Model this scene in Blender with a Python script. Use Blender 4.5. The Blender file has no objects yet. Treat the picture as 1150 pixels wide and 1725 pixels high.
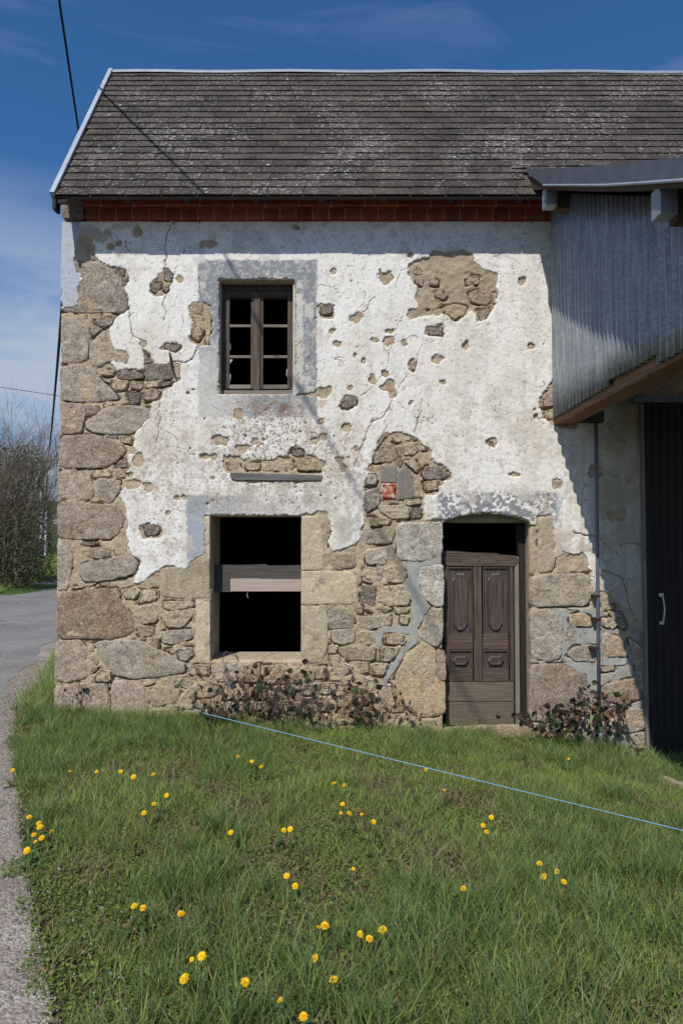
import bpy, bmesh, math, random
import numpy as np
from mathutils import Vector, noise as mnoise
random.seed(7); R = np.random.RandomState(11)
SC = bpy.context.scene; COL = SC.collection
# ------------------------------------------------------------------ camera
TH = math.atan(.038); F = 1150.0; CX, CY = 575.0, 862.5; CAM = (0.0, -6.4, 1.6)
cd = bpy.data.cameras.new('camera'); cam = bpy.data.objects.new('camera', cd); COL.objects.link(cam)
cam.location = CAM; cam.rotation_euler = (math.pi/2 + TH, 0, 0)
cd.sensor_fit = 'VERTICAL'; cd.sensor_height = 36; cd.sensor_width = 24; cd.lens = 36*F/1725
cd.clip_end = 3000; cd.clip_start = .05
SC.camera = cam
# ------------------------------------------------------------------ sun and sky
SV = Vector((.39, 1.0, -1.30)).normalized()
sd = bpy.data.lights.new('sun', 'SUN'); sd.energy = 4.15; sd.angle = math.radians(.53); sd.color = (1, .955, .89)
so = bpy.data.objects.new('sun', sd); COL.objects.link(so); so.rotation_euler = SV.to_track_quat('-Z', 'Y').to_euler()
SC.view_settings.view_transform = 'Standard'; SC.view_settings.look = 'None'
SC.view_settings.exposure = 0.0; SC.view_settings.gamma = 1
try: SC.view_settings.use_curve_mapping = False
except Exception: pass
W = bpy.data.worlds.new('World'); SC.world = W; W.use_nodes = True
nt = W.node_tree; N = nt.nodes; L = nt.links
bg = N['Background']; bg.inputs[1].default_value = .082
sky = N.new('ShaderNodeTexSky'); sky.sky_type = 'NISHITA'; sky.sun_disc = False
sky.sun_elevation = math.asin(-SV.z); sky.sun_rotation = math.atan2(-SV.x, -SV.y) % (2*math.pi)
sky.air_density = 1.0; sky.dust_density = .3; sky.ozone_density = 3.0
tc = N.new('ShaderNodeTexCoord'); sp = N.new('ShaderNodeSeparateXYZ'); L.new(tc.outputs['Generated'], sp.inputs[0])
mp = N.new('ShaderNodeMapping'); mp.inputs['Scale'].default_value = (1.1, 1.1, 5.5); L.new(tc.outputs['Generated'], mp.inputs[0])
cn = N.new('ShaderNodeTexNoise'); cn.inputs['Scale'].default_value = 2.2; cn.inputs['Detail'].default_value = 8; cn.inputs['Roughness'].default_value = .58; cn.inputs['Distortion'].default_value = .5
L.new(mp.outputs[0], cn.inputs[0])
def wmap(v, a, b, c, d):
    m = N.new('ShaderNodeMapRange'); m.inputs[1].default_value = a; m.inputs[2].default_value = b; m.inputs[3].default_value = c; m.inputs[4].default_value = d
    L.new(v, m.inputs[0]); return m.outputs[0]
def wmath(op, a, b):
    m = N.new('ShaderNodeMath'); m.operation = op; m.use_clamp = True
    for i, x in enumerate((a, b)):
        if isinstance(x, (int, float)): m.inputs[i].default_value = x
        else: L.new(x, m.inputs[i])
    return m.outputs[0]
lowc = wmath('MULTIPLY', wmap(sp.outputs[2], .46, .28, 0, 1), wmap(cn.outputs[0], .34, .54, .35, 1))
wisp = wmath('MULTIPLY', wmap(cn.outputs[0], .50, .76, 0, .32), wmap(sp.outputs[2], .15, .5, 1, .8))
cl = wmath('MAXIMUM', lowc, wisp)
tint = N.new('ShaderNodeMix'); tint.data_type = 'RGBA'; tint.blend_type = 'MULTIPLY'; tint.inputs[0].default_value = 1
L.new(sky.outputs[0], tint.inputs[6]); tint.inputs[7].default_value = (.52, 1.0, 1.40, 1)
mx = N.new('ShaderNodeMix'); mx.data_type = 'RGBA'; L.new(cl, mx.inputs[0]); L.new(tint.outputs[2], mx.inputs[6]); mx.inputs[7].default_value = (5.2, 6.1, 7.7, 1)
L.new(mx.outputs[2], bg.inputs[0])
try:
    SC.cycles.max_bounces = 6; SC.cycles.diffuse_bounces = 3
except Exception: pass

# ------------------------------------------------------------------ geometry of the view
def ray(px, py):
    u = (px-CX)/F; v = -(py-CY)/F
    return (u, math.cos(TH)-v*math.sin(TH), math.sin(TH)+v*math.cos(TH))
def P(px, py, Y=0.0):
    d = ray(px, py); t = (Y-CAM[1])/d[1]
    return (CAM[0]+d[0]*t, Y, CAM[2]+d[2]*t)
def PX(px, py, X):
    d = ray(px, py); t = (X-CAM[0])/d[0]
    return (X, CAM[1]+d[1]*t, CAM[2]+d[2]*t)
def topx(X, Y, Z):   # numpy: world -> photo pixel
    yy = Y-CAM[1]; zz = Z-CAM[2]; c, s = math.cos(TH), math.sin(TH)
    dep = yy*c+zz*s; up = -yy*s+zz*c
    return CX+F*X/dep, CY-F*up/dep
def sst(t): t = np.clip(t, 0, 1); return t*t*(3-2*t)
_tabs = {}
def vnoise(x, y, seed=0):
    if seed not in _tabs: _tabs[seed] = np.random.RandomState(seed+100).rand(256, 256)
    T = _tabs[seed]; xi = np.floor(x).astype(int); yi = np.floor(y).astype(int); fx = sst(x-xi); fy = sst(y-yi)
    a = T[xi & 255, yi & 255]; b = T[(xi+1) & 255, yi & 255]; c = T[xi & 255, (yi+1) & 255]; d = T[(xi+1) & 255, (yi+1) & 255]
    return (a*(1-fx)+b*fx)*(1-fy)+(c*(1-fx)+d*fx)*fy
def fbm(x, y, scale, octv=4, seed=0, rough=.5):
    o = 0; amp = 1; tot = 0; s = scale
    for k in range(octv):
        o = o+amp*vnoise(x*s+17.3*k, y*s+9.1*k, seed*7+k); tot += amp; amp *= rough; s *= 2.03
    return o/tot
def inpoly(px, py, poly):
    res = np.zeros(px.shape, bool); n = len(poly)
    for i in range(n):
        x1, y1 = poly[i]; x2, y2 = poly[(i+1) % n]
        if y1 == y2: continue
        c = ((y1 > py) != (y2 > py)) & (px < (x2-x1)*(py-y1)/(y2-y1)+x1)
        res ^= c
    return res
def dpoly(px, py, pts, closed=False):
    d = np.full(px.shape, 1e9); n = len(pts)
    for i in range(n if closed else n-1):
        x1, y1 = pts[i]; x2, y2 = pts[(i+1) % n]; dx, dy = x2-x1, y2-y1; ll = dx*dx+dy*dy+1e-9
        t = np.clip(((px-x1)*dx+(py-y1)*dy)/ll, 0, 1)
        d = np.minimum(d, np.hypot(px-x1-t*dx, py-y1-t*dy))
    return d
PRX = [-30, -3, -2.6, 0, 1.7, 2.9, 6, 30]; PRZ = [0, 0, -.05, -.17, -.25, -.43, -.5, -.5]
def H(x, y):
    x = np.asarray(x, float); y = np.asarray(y, float)
    z = np.interp(x, PRX, PRZ)*sst((y+4.2)/4.0)
    z = z + 7.5*sst((y-42)/70) + .03*(fbm(x, y, .8, 3, 31)-.5)*sst((y+8)/2)*(x > -2.4)
    z = z + .35*sst((-x-8.5-(y-11.3)*.33)/2.0)*sst((y-3)/6)
    return z
def Hf(x, y): return float(H(x, y))
def G(px, py, dz=0.0):
    z = dz
    for _ in range(12):
        d = ray(px, py); t = (z-CAM[2])/d[2]; x = d[0]*t; y = CAM[1]+d[1]*t; z = Hf(x, y)+dz
    return (x, y, z)
# ------------------------------------------------------------------ object helpers
def link(o, parent=None):
    COL.objects.link(o)
    if parent is not None: o.parent = parent
    return o
def tag(o, label=None, cat=None, group=None, kind=None):
    if label: o['label'] = label
    if cat: o['category'] = cat
    if group: o['group'] = group
    if kind: o['kind'] = kind
    return o
def empty(name, loc=(0, 0, 0)):
    o = bpy.data.objects.new(name, None); o.empty_display_size = .1; o.location = loc; return link(o)
def thing(name, loc, label, cat, group=None): return tag(empty(name, loc), label, cat, group)
def mesh(name, vs, fs, mat, parent=None, smooth=False, origin=None):
    me = bpy.data.meshes.new(name); me.from_pydata([tuple(v) for v in vs], [], fs)
    if mat is not None: me.materials.append(mat)
    if smooth: me.polygons.foreach_set('use_smooth', [True]*len(me.polygons))
    me.update(); o = bpy.data.objects.new(name, me); link(o, parent); 
    if parent is not None: o.matrix_parent_inverse = parent_inv(parent)
    return o
from mathutils import Matrix
def parent_inv(p):
    return Matrix.Translation(-p.location) if p.parent is None else Matrix.Identity(4)
class MB:
    def __init__(s): s.v = []; s.f = []
    def add(s, vs, fs):
        b = len(s.v); s.v += [tuple(v) for v in vs]; s.f += [tuple(i+b for i in f) for f in fs]
    def box(s, x0, x1, y0, y1, z0, z1, c=0.0):
        if c <= 0:
            s.add([(x, y, z) for z in (z0, z1) for y in (y0, y1) for x in (x0, x1)],
                  [(0, 2, 3, 1), (4, 5, 7, 6), (0, 1, 5, 4), (2, 6, 7, 3), (0, 4, 6, 2), (1, 3, 7, 5)]); return
        bm = bmesh.new(); bmesh.ops.create_cube(bm, size=1)
        for v in bm.verts: v.co = ((x0+x1)/2+v.co.x*(x1-x0), (y0+y1)/2+v.co.y*(y1-y0), (z0+z1)/2+v.co.z*(z1-z0))
        bmesh.ops.bevel(bm, geom=list(bm.edges), offset=c, segments=1, affect='EDGES', profile=.5)
        bm.verts.index_update(); s.add([v.co[:] for v in bm.verts], [[v.index for v in f.verts] for f in bm.faces]); bm.free()
    def prism(s, poly, y0, y1):       # poly: (x,z) list, extruded along y
        n = len(poly); vs = [(x, y0, z) for x, z in poly]+[(x, y1, z) for x, z in poly]
        s.add(vs, [tuple(range(n)), tuple(range(2*n-1, n-1, -1))]+[(i, i+n, (i+1) % n+n, (i+1) % n) for i in range(n)])
    def tube(s, pts, r, n=6, cap=True):
        pts = [Vector(p) for p in pts]; rs = r if isinstance(r, (list, tuple)) else [r]*len(pts); vs = []
        ref = Vector((0.13, .21, .97))
        for i, p in enumerate(pts):
            t = (pts[min(i+1, len(pts)-1)]-pts[max(i-1, 0)]).normalized()
            a = t.cross(ref)
            if a.length < .1: a = t.cross(Vector((1, 0, 0)))
            a.normalize(); b = t.cross(a)
            vs += [p+(a*math.cos(2*math.pi*k/n)+b*math.sin(2*math.pi*k/n))*rs[i] for k in range(n)]
        fs = [(i*n+k, i*n+(k+1) % n, (i+1)*n+(k+1) % n, (i+1)*n+k) for i in range(len(pts)-1) for k in range(n)]
        if cap: fs += [tuple(range(n-1, -1, -1)), tuple((len(pts)-1)*n+k for k in range(n))]
        s.add(vs, fs)
    def build(s, name, mat, parent=None, smooth=False): return mesh(name, s.v, s.f, mat, parent, smooth)
def npmesh(name, V, Fq, mat, parent=None, color=None, smooth=True):
    me = bpy.data.meshes.new(name); nv, nf, k = len(V), len(Fq), Fq.shape[1]
    me.vertices.add(nv); me.vertices.foreach_set('co', np.ascontiguousarray(V, np.float32).ravel())
    me.loops.add(nf*k); me.loops.foreach_set('vertex_index', np.ascontiguousarray(Fq, np.int32).ravel())
    me.polygons.add(nf); me.polygons.foreach_set('loop_start', np.arange(0, nf*k, k, dtype=np.int32))
    me.polygons.foreach_set('loop_total', np.full(nf, k, np.int32))
    if smooth: me.polygons.foreach_set('use_smooth', np.ones(nf, bool))
    me.update(calc_edges=True)
    if color is not None:
        at = me.color_attributes.new('Col', 'FLOAT_COLOR', 'POINT')
        c4 = np.ones((nv, 4), np.float32); c4[:, :3] = color; at.data.foreach_set('color', c4.ravel())
    me.materials.append(mat); o = bpy.data.objects.new(name, me); link(o, parent)
    if parent is not None: o.matrix_parent_inverse = parent_inv(parent)
    return o
# ------------------------------------------------------------------ materials
def newmat(name, rough=.9, spec=.2, metal=0):
    m = bpy.data.materials.new(name); m.use_nodes = True; b = m.node_tree.nodes['Principled BSDF']
    b.inputs['Roughness'].default_value = rough; b.inputs['Specular IOR Level'].default_value = spec; b.inputs['Metallic'].default_value = metal
    return m, m.node_tree, b
def nd(t, ty, **kw):
    n = t.nodes.new(ty)
    for k, v in kw.items(): setattr(n, k, v)
    return n
def tnoise(t, scale, detail=4, rough=.55, vec=None, dist=0):
    n = nd(t, 'ShaderNodeTexNoise'); n.inputs['Scale'].default_value = scale; n.inputs['Detail'].default_value = detail; n.inputs['Roughness'].default_value = rough; n.inputs['Distortion'].default_value = dist
    if vec is not None: t.links.new(vec, n.inputs[0])
    return n.outputs[0]
def tramp(t, v, stops):
    r = nd(t, 'ShaderNodeValToRGB'); e = r.color_ramp.elements
    while len(e) < len(stops): e.new(.5)
    for el, (p, c) in zip(e, stops):
        el.position = p; el.color = (c, c, c, 1) if isinstance(c, (int, float)) else (*c, 1)
    t.links.new(v, r.inputs[0]); return r.outputs[0]
def tmix(t, f, a, b, mode='MIX'):
    m = nd(t, 'ShaderNodeMix', data_type='RGBA', blend_type=mode)
    for i, x in ((0, f), (6, a), (7, b)):
        if isinstance(x, (int, float)): m.inputs[i].default_value = x
        elif isinstance(x, tuple): m.inputs[i].default_value = (*x, 1)
        else: t.links.new(x, m.inputs[i])
    return m.outputs[2]
def tmath(t, op, a, b=0.0, clamp=False):
    m = nd(t, 'ShaderNodeMath', operation=op, use_clamp=clamp)
    for i, x in enumerate((a, b)):
        if isinstance(x, (int, float)): m.inputs[i].default_value = x
        else: t.links.new(x, m.inputs[i])
    return m.outputs[0]
def tbump(t, b, h, strength=.5, dist=.01, prev=None):
    n = nd(t, 'ShaderNodeBump'); n.inputs['Strength'].default_value = strength; n.inputs['Distance'].default_value = dist
    t.links.new(h, n.inputs['Height'])
    if prev is not None: t.links.new(prev, n.inputs['Normal'])
    t.links.new(n.outputs[0], b.inputs['Normal']); return n.outputs[0]
def wpos(t): return nd(t, 'ShaderNodeNewGeometry').outputs['Position']
def orand(t): return nd(t, 'ShaderNodeObjectInfo').outputs['Random']
def m_stone(name, a, b, lich=.25, grain=1.0):
    m, t, bs = newmat(name, .92, .15); p = wpos(t)
    big = tnoise(t, 3.2, 5, .6, p); mid = tnoise(t, 13, 6, .7, p); fine = tnoise(t, 58, 5, .85, p); crag = tnoise(t, 24, 5, .7, p, .8)
    c = tmix(t, tramp(t, mid, [(.34, 0), (.66, 1)]), a, b)
    hsv = nd(t, 'ShaderNodeHueSaturation'); t.links.new(c, hsv.inputs['Color'])
    vq = tmath(t, 'MULTIPLY_ADD', orand(t), .50); vq.node.inputs[2].default_value = .98; t.links.new(vq, hsv.inputs['Value'])
    t.links.new(tramp(t, big, [(.3, .75), (.7, 1.2)]), hsv.inputs['Saturation'])
    c = tmix(t, grain, hsv.outputs[0], tramp(t, fine, [(.36, (.34, .31, .29)), (.47, (.82, .81, .80)), (.58, (1.08, 1.07, 1.05))]), 'MULTIPLY')
    pale = tmath(t, 'MULTIPLY', tramp(t, fine, [(.56, 0), (.66, 1)]), .75*grain)
    c = tmix(t, pale, c, (.62, .58, .51))
    lc = tmath(t, 'MULTIPLY', tramp(t, tnoise(t, 9, 8, .8, p), [(.53, 0), (.60, 1)]), lich)
    c = tmix(t, lc, c, (.60, .56, .48))
    dk = tmath(t, 'MULTIPLY', tramp(t, tnoise(t, 6.3, 7, .75, p, .6), [(.56, 0), (.66, 1)]), .55)
    c = tmix(t, dk, c, (.10, .08, .062))
    t.links.new(c, bs.inputs['Base Color'])
    n1 = tbump(t, bs, crag, .9*grain, .020); tbump(t, bs, fine, .7, .006, n1)
    return m
M = {}
M['grey'] = m_stone('granite_grey', (.27, .225, .175), (.45, .385, .30), .4)
M['brown'] = m_stone('granite_brown', (.26, .195, .145), (.42, .33, .25), .35)
M['rust'] = m_stone('granite_rust', (.25, .17, .115), (.38, .285, .20), .15)
M['tan'] = m_stone('stone_tan', (.31, .24, .16), (.48, .39, .275), .3)
M['yellow'] = m_stone('stone_yellow', (.33, .25, .14), (.46, .36, .23), .25)
M['dark'] = m_stone('stone_dark', (.15, .12, .10), (.27, .225, .18), .15)
M['ashlar'] = m_stone('ashlar_tan', (.36, .29, .19), (.50, .42, .30), .35, .6)
M['white'] = m_stone('stone_whitewashed', (.30, .26, .21), (.58, .54, .47), .7)
def m_attr(name, rough=.95, spec=.1, bscale=60, bstr=.4, bdist=.006, mult=None):
    m, t, bs = newmat(name, rough, spec); a = nd(t, 'ShaderNodeAttribute'); a.attribute_name = 'Col'; p = wpos(t)
    c = a.outputs['Color']
    f = tnoise(t, bscale, 4, .65, p); g = tnoise(t, bscale*3.1, 2, .6, p)
    c = tmix(t, 1.0, c, tramp(t, f, [(.25, .80), (.45, .97), (.7, 1.03)]), 'MULTIPLY')
    if mult: c = tmix(t, 1.0, c, tramp(t, g, mult), 'MULTIPLY')
    t.links.new(c, bs.inputs['Base Color']); n1 = tbump(t, bs, f, bstr, bdist); tbump(t, bs, g, bstr*.7, bdist*.4, n1); return m
M['plaster'] = m_attr('lime_plaster', .95, .08, 42, .32, .005, [(.22, .70), (.36, 1.0)])
M['mortar'] = m_attr('sand_mortar', .97, .05, 55, .8, .012, [(.30, .72), (.6, 1.08)])
def m_simple(name, a, b, scale=8, rough=.8, spec=.2, metal=0, bstr=.3, bdist=.004, stretch=None, rnd=0):
    m, t, bs = newmat(name, rough, spec, metal); p = wpos(t)
    if stretch:
        mpn = nd(t, 'ShaderNodeMapping'); mpn.inputs['Scale'].default_value = stretch; t.links.new(p, mpn.inputs[0]); p = mpn.outputs[0]
    f = tnoise(t, scale, 6, .65, p); c = tmix(t, tramp(t, f, [(.3, 0), (.7, 1)]), a, b)
    if rnd:
        hsv = nd(t, 'ShaderNodeHueSaturation'); t.links.new(c, hsv.inputs['Color'])
        q = tmath(t, 'MULTIPLY_ADD', orand(t), rnd); hsv.inputs['Value'].default_value = 1; q.node.inputs[2].default_value = 1-rnd/2
        t.links.new(q, hsv.inputs['Value']); c = hsv.outputs[0]
    t.links.new(c, bs.inputs['Base Color']); tbump(t, bs, f, bstr, bdist); return m
def m_wood(name, a, b, axis='z', rough=.85, rnd=.3, spec=.2):
    st = {'z': (26, 26, 1.1), 'x': (1.1, 26, 26), 'y': (26, 1.1, 26)}[axis]
    return m_simple(name, a, b, 3.0, rough, spec, 0, .8, .006, st, rnd)
M['revealp'] = m_simple('reveal_plaster', (.42, .39, .34), (.66, .63, .58), 16, .95, .1, 0, .6, .008)
M['cement'] = m_simple('cement_grey', (.27, .27, .25), (.42, .42, .385), 11, .95, .1, 0, .5, .012)
M['brick'] = m_simple('terracotta', (.25, .060, .034), (.40, .12, .062), 14, .85, .2, 0, .3, .003, None, .45)
M['brickmortar'] = m_simple('pale_mortar', (.42, .34, .25), (.55, .47, .37), 30, .95, .1)
M['doorw'] = m_wood('door_wood', (.034, .022, .016), (.150, .105, .080), 'z', .6, .15, .4)
M['doorh'] = m_wood('door_wood_rails', (.034, .022, .016), (.150, .105, .080), 'x', .6, .15, .4)
M['doorpanel'] = m_wood('door_panel_wood', (.024, .016, .013), (.125, .092, .080), 'z', .5, .15, .5)
M['doorgrey'] = m_wood('bleached_wood', (.17, .145, .12), (.30, .27, .23), 'z')
M['plankx'] = m_wood('weathered_plank', (.10, .075, .055), (.19, .150, .115), 'x')
M['winw'] = m_wood('window_wood', (.045, .036, .030), (.15, .12, .098), 'z', .85, .3)
M['winx'] = m_wood('window_wood_rails', (.11, .095, .08), (.30, .265, .225), 'x', .85, .3)
M['beam'] = m_wood('barn_beam', (.16, .085, .045), (.33, .20, .115), 'y')
M['beamx'] = m_wood('dark_beam', (.05, .038, .028), (.11, .085, .06), 'x')
M['boardp'] = m_wood('pale_board', (.36, .29, .24), (.50, .42, .36), 'x')
M['boardd'] = m_wood('dark_board', (.055, .05, .045), (.10, .09, .08), 'x')
M['zinc'] = m_simple('zinc', (.30, .33, .37), (.43, .47, .52), 7, .5, .5, .35, .1, .002)
M['zincd'] = m_simple('zinc_dull', (.11, .125, .15), (.18, .20, .235), 5, .55, .4, .3, .1, .002)
M['iron'] = m_simple('rusty_iron', (.035, .02, .014), (.10, .05, .03), 30, .8, .3, .3)
M['black'] = m_simple('black_rubber', (.012, .012, .012), (.02, .02, .02), 20, .6)
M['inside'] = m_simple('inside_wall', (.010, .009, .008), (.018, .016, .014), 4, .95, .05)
M['barndoor'] = m_simple('barn_door_paint', (.022, .017, .015), (.036, .028, .025), 4, .7, .25, 0, .2, .003, (10, 10, 1))
M['white'] if False else None
M['whitepaint'] = m_simple('white_paint', (.55, .55, .53), (.7, .7, .68), 20, .5)
M['pole'] = m_simple('concrete_pole', (.50, .48, .45), (.66, .64, .60), 5, .9)
M['insul'] = m_simple('insulator_glass', (.25, .2, .16), (.32, .26, .2), 5, .3, .5)
M['twine'] = m_simple('blue_twine', (.16, .34, .56), (.28, .48, .70), 60, .6)
M['bark'] = m_simple('bare_bark', (.10, .078, .055), (.21, .165, .12), 6, .95, .1)
M['bark2'] = m_simple('bare_bark_pale', (.12, .098, .072), (.24, .20, .15), 6, .95, .1)
M['ivy'] = m_simple('hedge_leaf', (.035, .042, .016), (.10, .085, .045), 3, .6, .3)
M['deadleaf'] = m_simple('dead_leaf', (.10, .055, .03), (.26, .15, .08), 12, .9, .1)
M['cane'] = m_simple('bramble_cane', (.13, .075, .055), (.26, .17, .12), 9, .8, .2)
M['bleafg'] = m_simple('bramble_leaf_green', (.016, .028, .010), (.042, .062, .020), 9, .5, .35)
M['bleafp'] = m_simple('bramble_leaf_purple', (.035, .020, .018), (.085, .055, .045), 9, .5, .35)
M['petal'] = m_simple('dandelion_petal', (.80, .40, .004), (.98, .66, .015), 90, .7)
M['dstem'] = m_simple('dandelion_stem', (.16, .17, .06), (.24, .2, .09), 20, .6)
M['dleaf'] = m_simple('dandelion_leaf', (.035, .08, .018), (.06, .12, .03), 20, .5, .3)
M['veron'] = m_simple('speedwell_petal', (.42, .5, .85), (.6, .68, .95), 20, .7)
m, t, bs = newmat('broken_glass', .05, .5); bs.inputs['Transmission Weight'].default_value = .5; bs.inputs['Base Color'].default_value = (.75, .78, .78, 1); bs.inputs['Roughness'].default_value = .35; M['glass'] = m
# corrugated galvanised steel with spangle and streaks
m, t, bs = newmat('galvanised_sheet', .42, .5, .35); p = wpos(t)
vo = nd(t, 'ShaderNodeTexVoronoi'); vo.inputs['Scale'].default_value = 60; t.links.new(p, vo.inputs[0])
mpn = nd(t, 'ShaderNodeMapping'); mpn.inputs['Scale'].default_value = (5, 9, .8); t.links.new(p, mpn.inputs[0])
c = tmix(t, tramp(t, tnoise(t, 3, 5, .6, mpn.outputs[0]), [(.3, 0), (.7, 1)]), (.21, .225, .24), (.40, .415, .425))
sepc = nd(t, 'ShaderNodeSeparateColor'); t.links.new(vo.outputs['Color'], sepc.inputs[0])
c = tmix(t, 1.0, c, tramp(t, sepc.outputs[0], [(0, .80), (1, 1.10)]), 'MULTIPLY')
t.links.new(c, bs.inputs['Base Color']); t.links.new(tramp(t, sepc.outputs[1], [(0, .32), (1, .6)]), bs.inputs['Roughness']); M['galv'] = m
# slates with lichen
m, t, bs = newmat('slate_lichen', .85, .25); p = wpos(t)
c = tmix(t, tramp(t, tnoise(t, 5, 6, .65, p), [(.3, 0), (.7, 1)]), (.036, .030, .026), (.074, .062, .053))
hs = nd(t, 'ShaderNodeHueSaturation'); t.links.new(c, hs.inputs['Color']); q = tmath(t, 'MULTIPLY_ADD', orand(t), .6); q.node.inputs[2].default_value = .7; t.links.new(q, hs.inputs['Value'])
c = hs.outputs[0]
mpn = nd(t, 'ShaderNodeMapping'); mpn.inputs['Scale'].default_value = (.85, 1.25, 1.25); t.links.new(p, mpn.inputs[0]); pv = mpn.outputs[0]
ln = tnoise(t, 34, 6, .82, pv, .5); area = tnoise(t, 1.6, 4, .6, p)
lm = tmath(t, 'ADD', ln, tmath(t, 'MULTIPLY', tmath(t, 'SUBTRACT', area, .42), .22))
c = tmix(t, tmath(t, 'MULTIPLY', tramp(t, lm, [(.55, 0), (.60, 1)]), .42), c, (.21, .19, .165))
c = tmix(t, tmath(t, 'MULTIPLY', tramp(t, lm, [(.615, 0), (.64, 1)]), .85), c, (.52, .50, .46))
c = tmix(t, tmath(t, 'MULTIPLY', tramp(t, tnoise(t, 13, 3, .6, pv), [(.70, 0), (.74, 1)]), .85), c, (.60, .59, .55))
c = tmix(t, tmath(t, 'MULTIPLY', tramp(t, tnoise(t, 2.3, 6, .7, p), [(.62, 0), (.75, 1)]), .45), c, (.20, .13, .07))
t.links.new(c, bs.inputs['Base Color']); tbump(t, bs, ln, .5, .006); M['slate'] = m
# ground materials
def m_ground():
    m, t, bs = newmat('soil_and_turf', .97, .05); p = wpos(t)
    a = tnoise(t, 1.3, 5, .6, p); b = tnoise(t, 24, 5, .7, p)
    near = tmix(t, tramp(t, b, [(.35, 0), (.65, 1)]), (.030, .028, .014), (.085, .075, .040))
    far = tmix(t, tramp(t, a, [(.35, 0), (.65, 1)]), (.060, .105, .026), (.085, .14, .035))
    s = nd(t, 'ShaderNodeSeparateXYZ'); t.links.new(p, s.inputs[0])
    c = tmix(t, tramp(t, tmath(t, 'MULTIPLY', s.outputs[1], .05, True), [(.05, 0), (.5, 1)]), near, far)
    t.links.new(c, bs.inputs['Base Color']); tbump(t, bs, b, .8, .02); return m
M['ground'] = m_ground()
m, t, bs = newmat('asphalt', .92, .2); p = wpos(t)
a = tnoise(t, .9, 6, .65, p, .5); b = tnoise(t, 90, 3, .8, p); vo = nd(t, 'ShaderNodeTexVoronoi'); vo.inputs['Scale'].default_value = 70; t.links.new(p, vo.inputs[0])
c = tmix(t, tramp(t, a, [(.35, 0), (.65, 1)]), (.175, .165, .155), (.27, .255, .24)); c = tmix(t, 1, c, tramp(t, b, [(.3, .62), (.65, 1.2)]), 'MULTIPLY')
v2 = nd(t, 'ShaderNodeTexVoronoi', feature='DISTANCE_TO_EDGE'); v2.inputs['Scale'].default_value = .55; nv_ = nd(t, 'ShaderNodeVectorMath', operation='ADD'); n3_ = nd(t, 'ShaderNodeTexNoise'); n3_.inputs['Scale'].default_value = 1.5; t.links.new(p, n3_.inputs[0]); t.links.new(p, nv_.inputs[0]); t.links.new(n3_.outputs[1], nv_.inputs[1]); t.links.new(nv_.outputs[0], v2.inputs[0])
c = tmix(t, tramp(t, v2.outputs['Distance'], [(.005, .4), (.014, 0)]), c, (.05, .048, .045))
c = tmix(t, tmath(t, 'MULTIPLY', tramp(t, tnoise(t, 26, 4, .8, p), [(.52, 0), (.62, 1)]), .5), c, (.34, .32, .29))
t.links.new(c, bs.inputs['Base Color']); tbump(t, bs, vo.outputs['Distance'], .6, .01); M['asphalt'] = m
m, t, bs = newmat('grit_verge', .97, .1); p = wpos(t)
a = tnoise(t, 3.5, 6, .7, p, .3); b = tnoise(t, 130, 3, .8, p); vo = nd(t, 'ShaderNodeTexVoronoi'); vo.inputs['Scale'].default_value = 60; t.links.new(p, vo.inputs[0])
c = tmix(t, tramp(t, a, [(.35, 0), (.65, 1)]), (.25, .21, .175), (.43, .38, .33)); c = tmix(t, 1, c, tramp(t, b, [(.3, .6), (.65, 1.2)]), 'MULTIPLY')
t.links.new(c, bs.inputs['Base Color']); n1 = tbump(t, bs, vo.outputs['Distance'], .8, .012); tbump(t, bs, a, .6, .03, n1); M['grit'] = m
def m_grass(name, tr=.3):
    m, t, bs = newmat(name, .5, .35); a = nd(t, 'ShaderNodeAttribute'); a.attribute_name = 'Col'
    t.links.new(a.outputs['Color'], bs.inputs['Base Color'])
    tl = nd(t, 'ShaderNodeBsdfTranslucent'); t.links.new(a.outputs['Color'], tl.inputs[0])
    ms = nd(t, 'ShaderNodeMixShader'); ms.inputs[0].default_value = tr
    t.links.new(bs.outputs[0], ms.inputs[1]); t.links.new(tl.outputs[0], ms.inputs[2]); t.links.new(ms.outputs[0], t.nodes['Material Output'].inputs[0]); return m
M['grass'] = m_grass('grass_blade', .38)

# ================================================================== SETTING: terrain, road, verge
xs = np.concatenate([-np.geomspace(600, 9, 26), np.arange(-8.6, 8.7, .3), np.geomspace(9, 600, 26)])
ys = np.concatenate([-np.geomspace(300, 9, 14), np.arange(-8.6, 14, .3), np.geomspace(14.2, 700, 60)])
GX, GY = np.meshgrid(xs, ys); GZ = H(GX, GY)
def gridf(nx, ny):
    i = np.arange(nx-1)[None, :]+np.arange(ny-1)[:, None]*nx
    return np.stack([i, i+1, i+nx+1, i+nx], -1).reshape(-1, 4)
tag(npmesh('ground', np.stack([GX, GY, GZ], -1).reshape(-1, 3), gridf(len(xs), len(ys)), M['ground']), kind='structure')
DD = [-4, 0, 3, 6.4, 10, 17.7, 29.7, 47, 75, 120]
CXR = [-3.2, -3.35, -3.85, -4.75, -5.8, -7.55, -10.9, -17.2, -28, -46]
def road_c(d): return np.interp(d, DD, CXR)
def grass_edge(d):
    return np.interp(d, [0, 1.2, 2.25, 3.0, 3.72, 5.86, 7.5, 9.5, 12, 17.7, 29.7, 60], [-.93, -.95, -1.01, -1.42, -1.82, -2.87, -3.28, -3.93, -4.55, -6.25, -9.5, -20])
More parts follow.
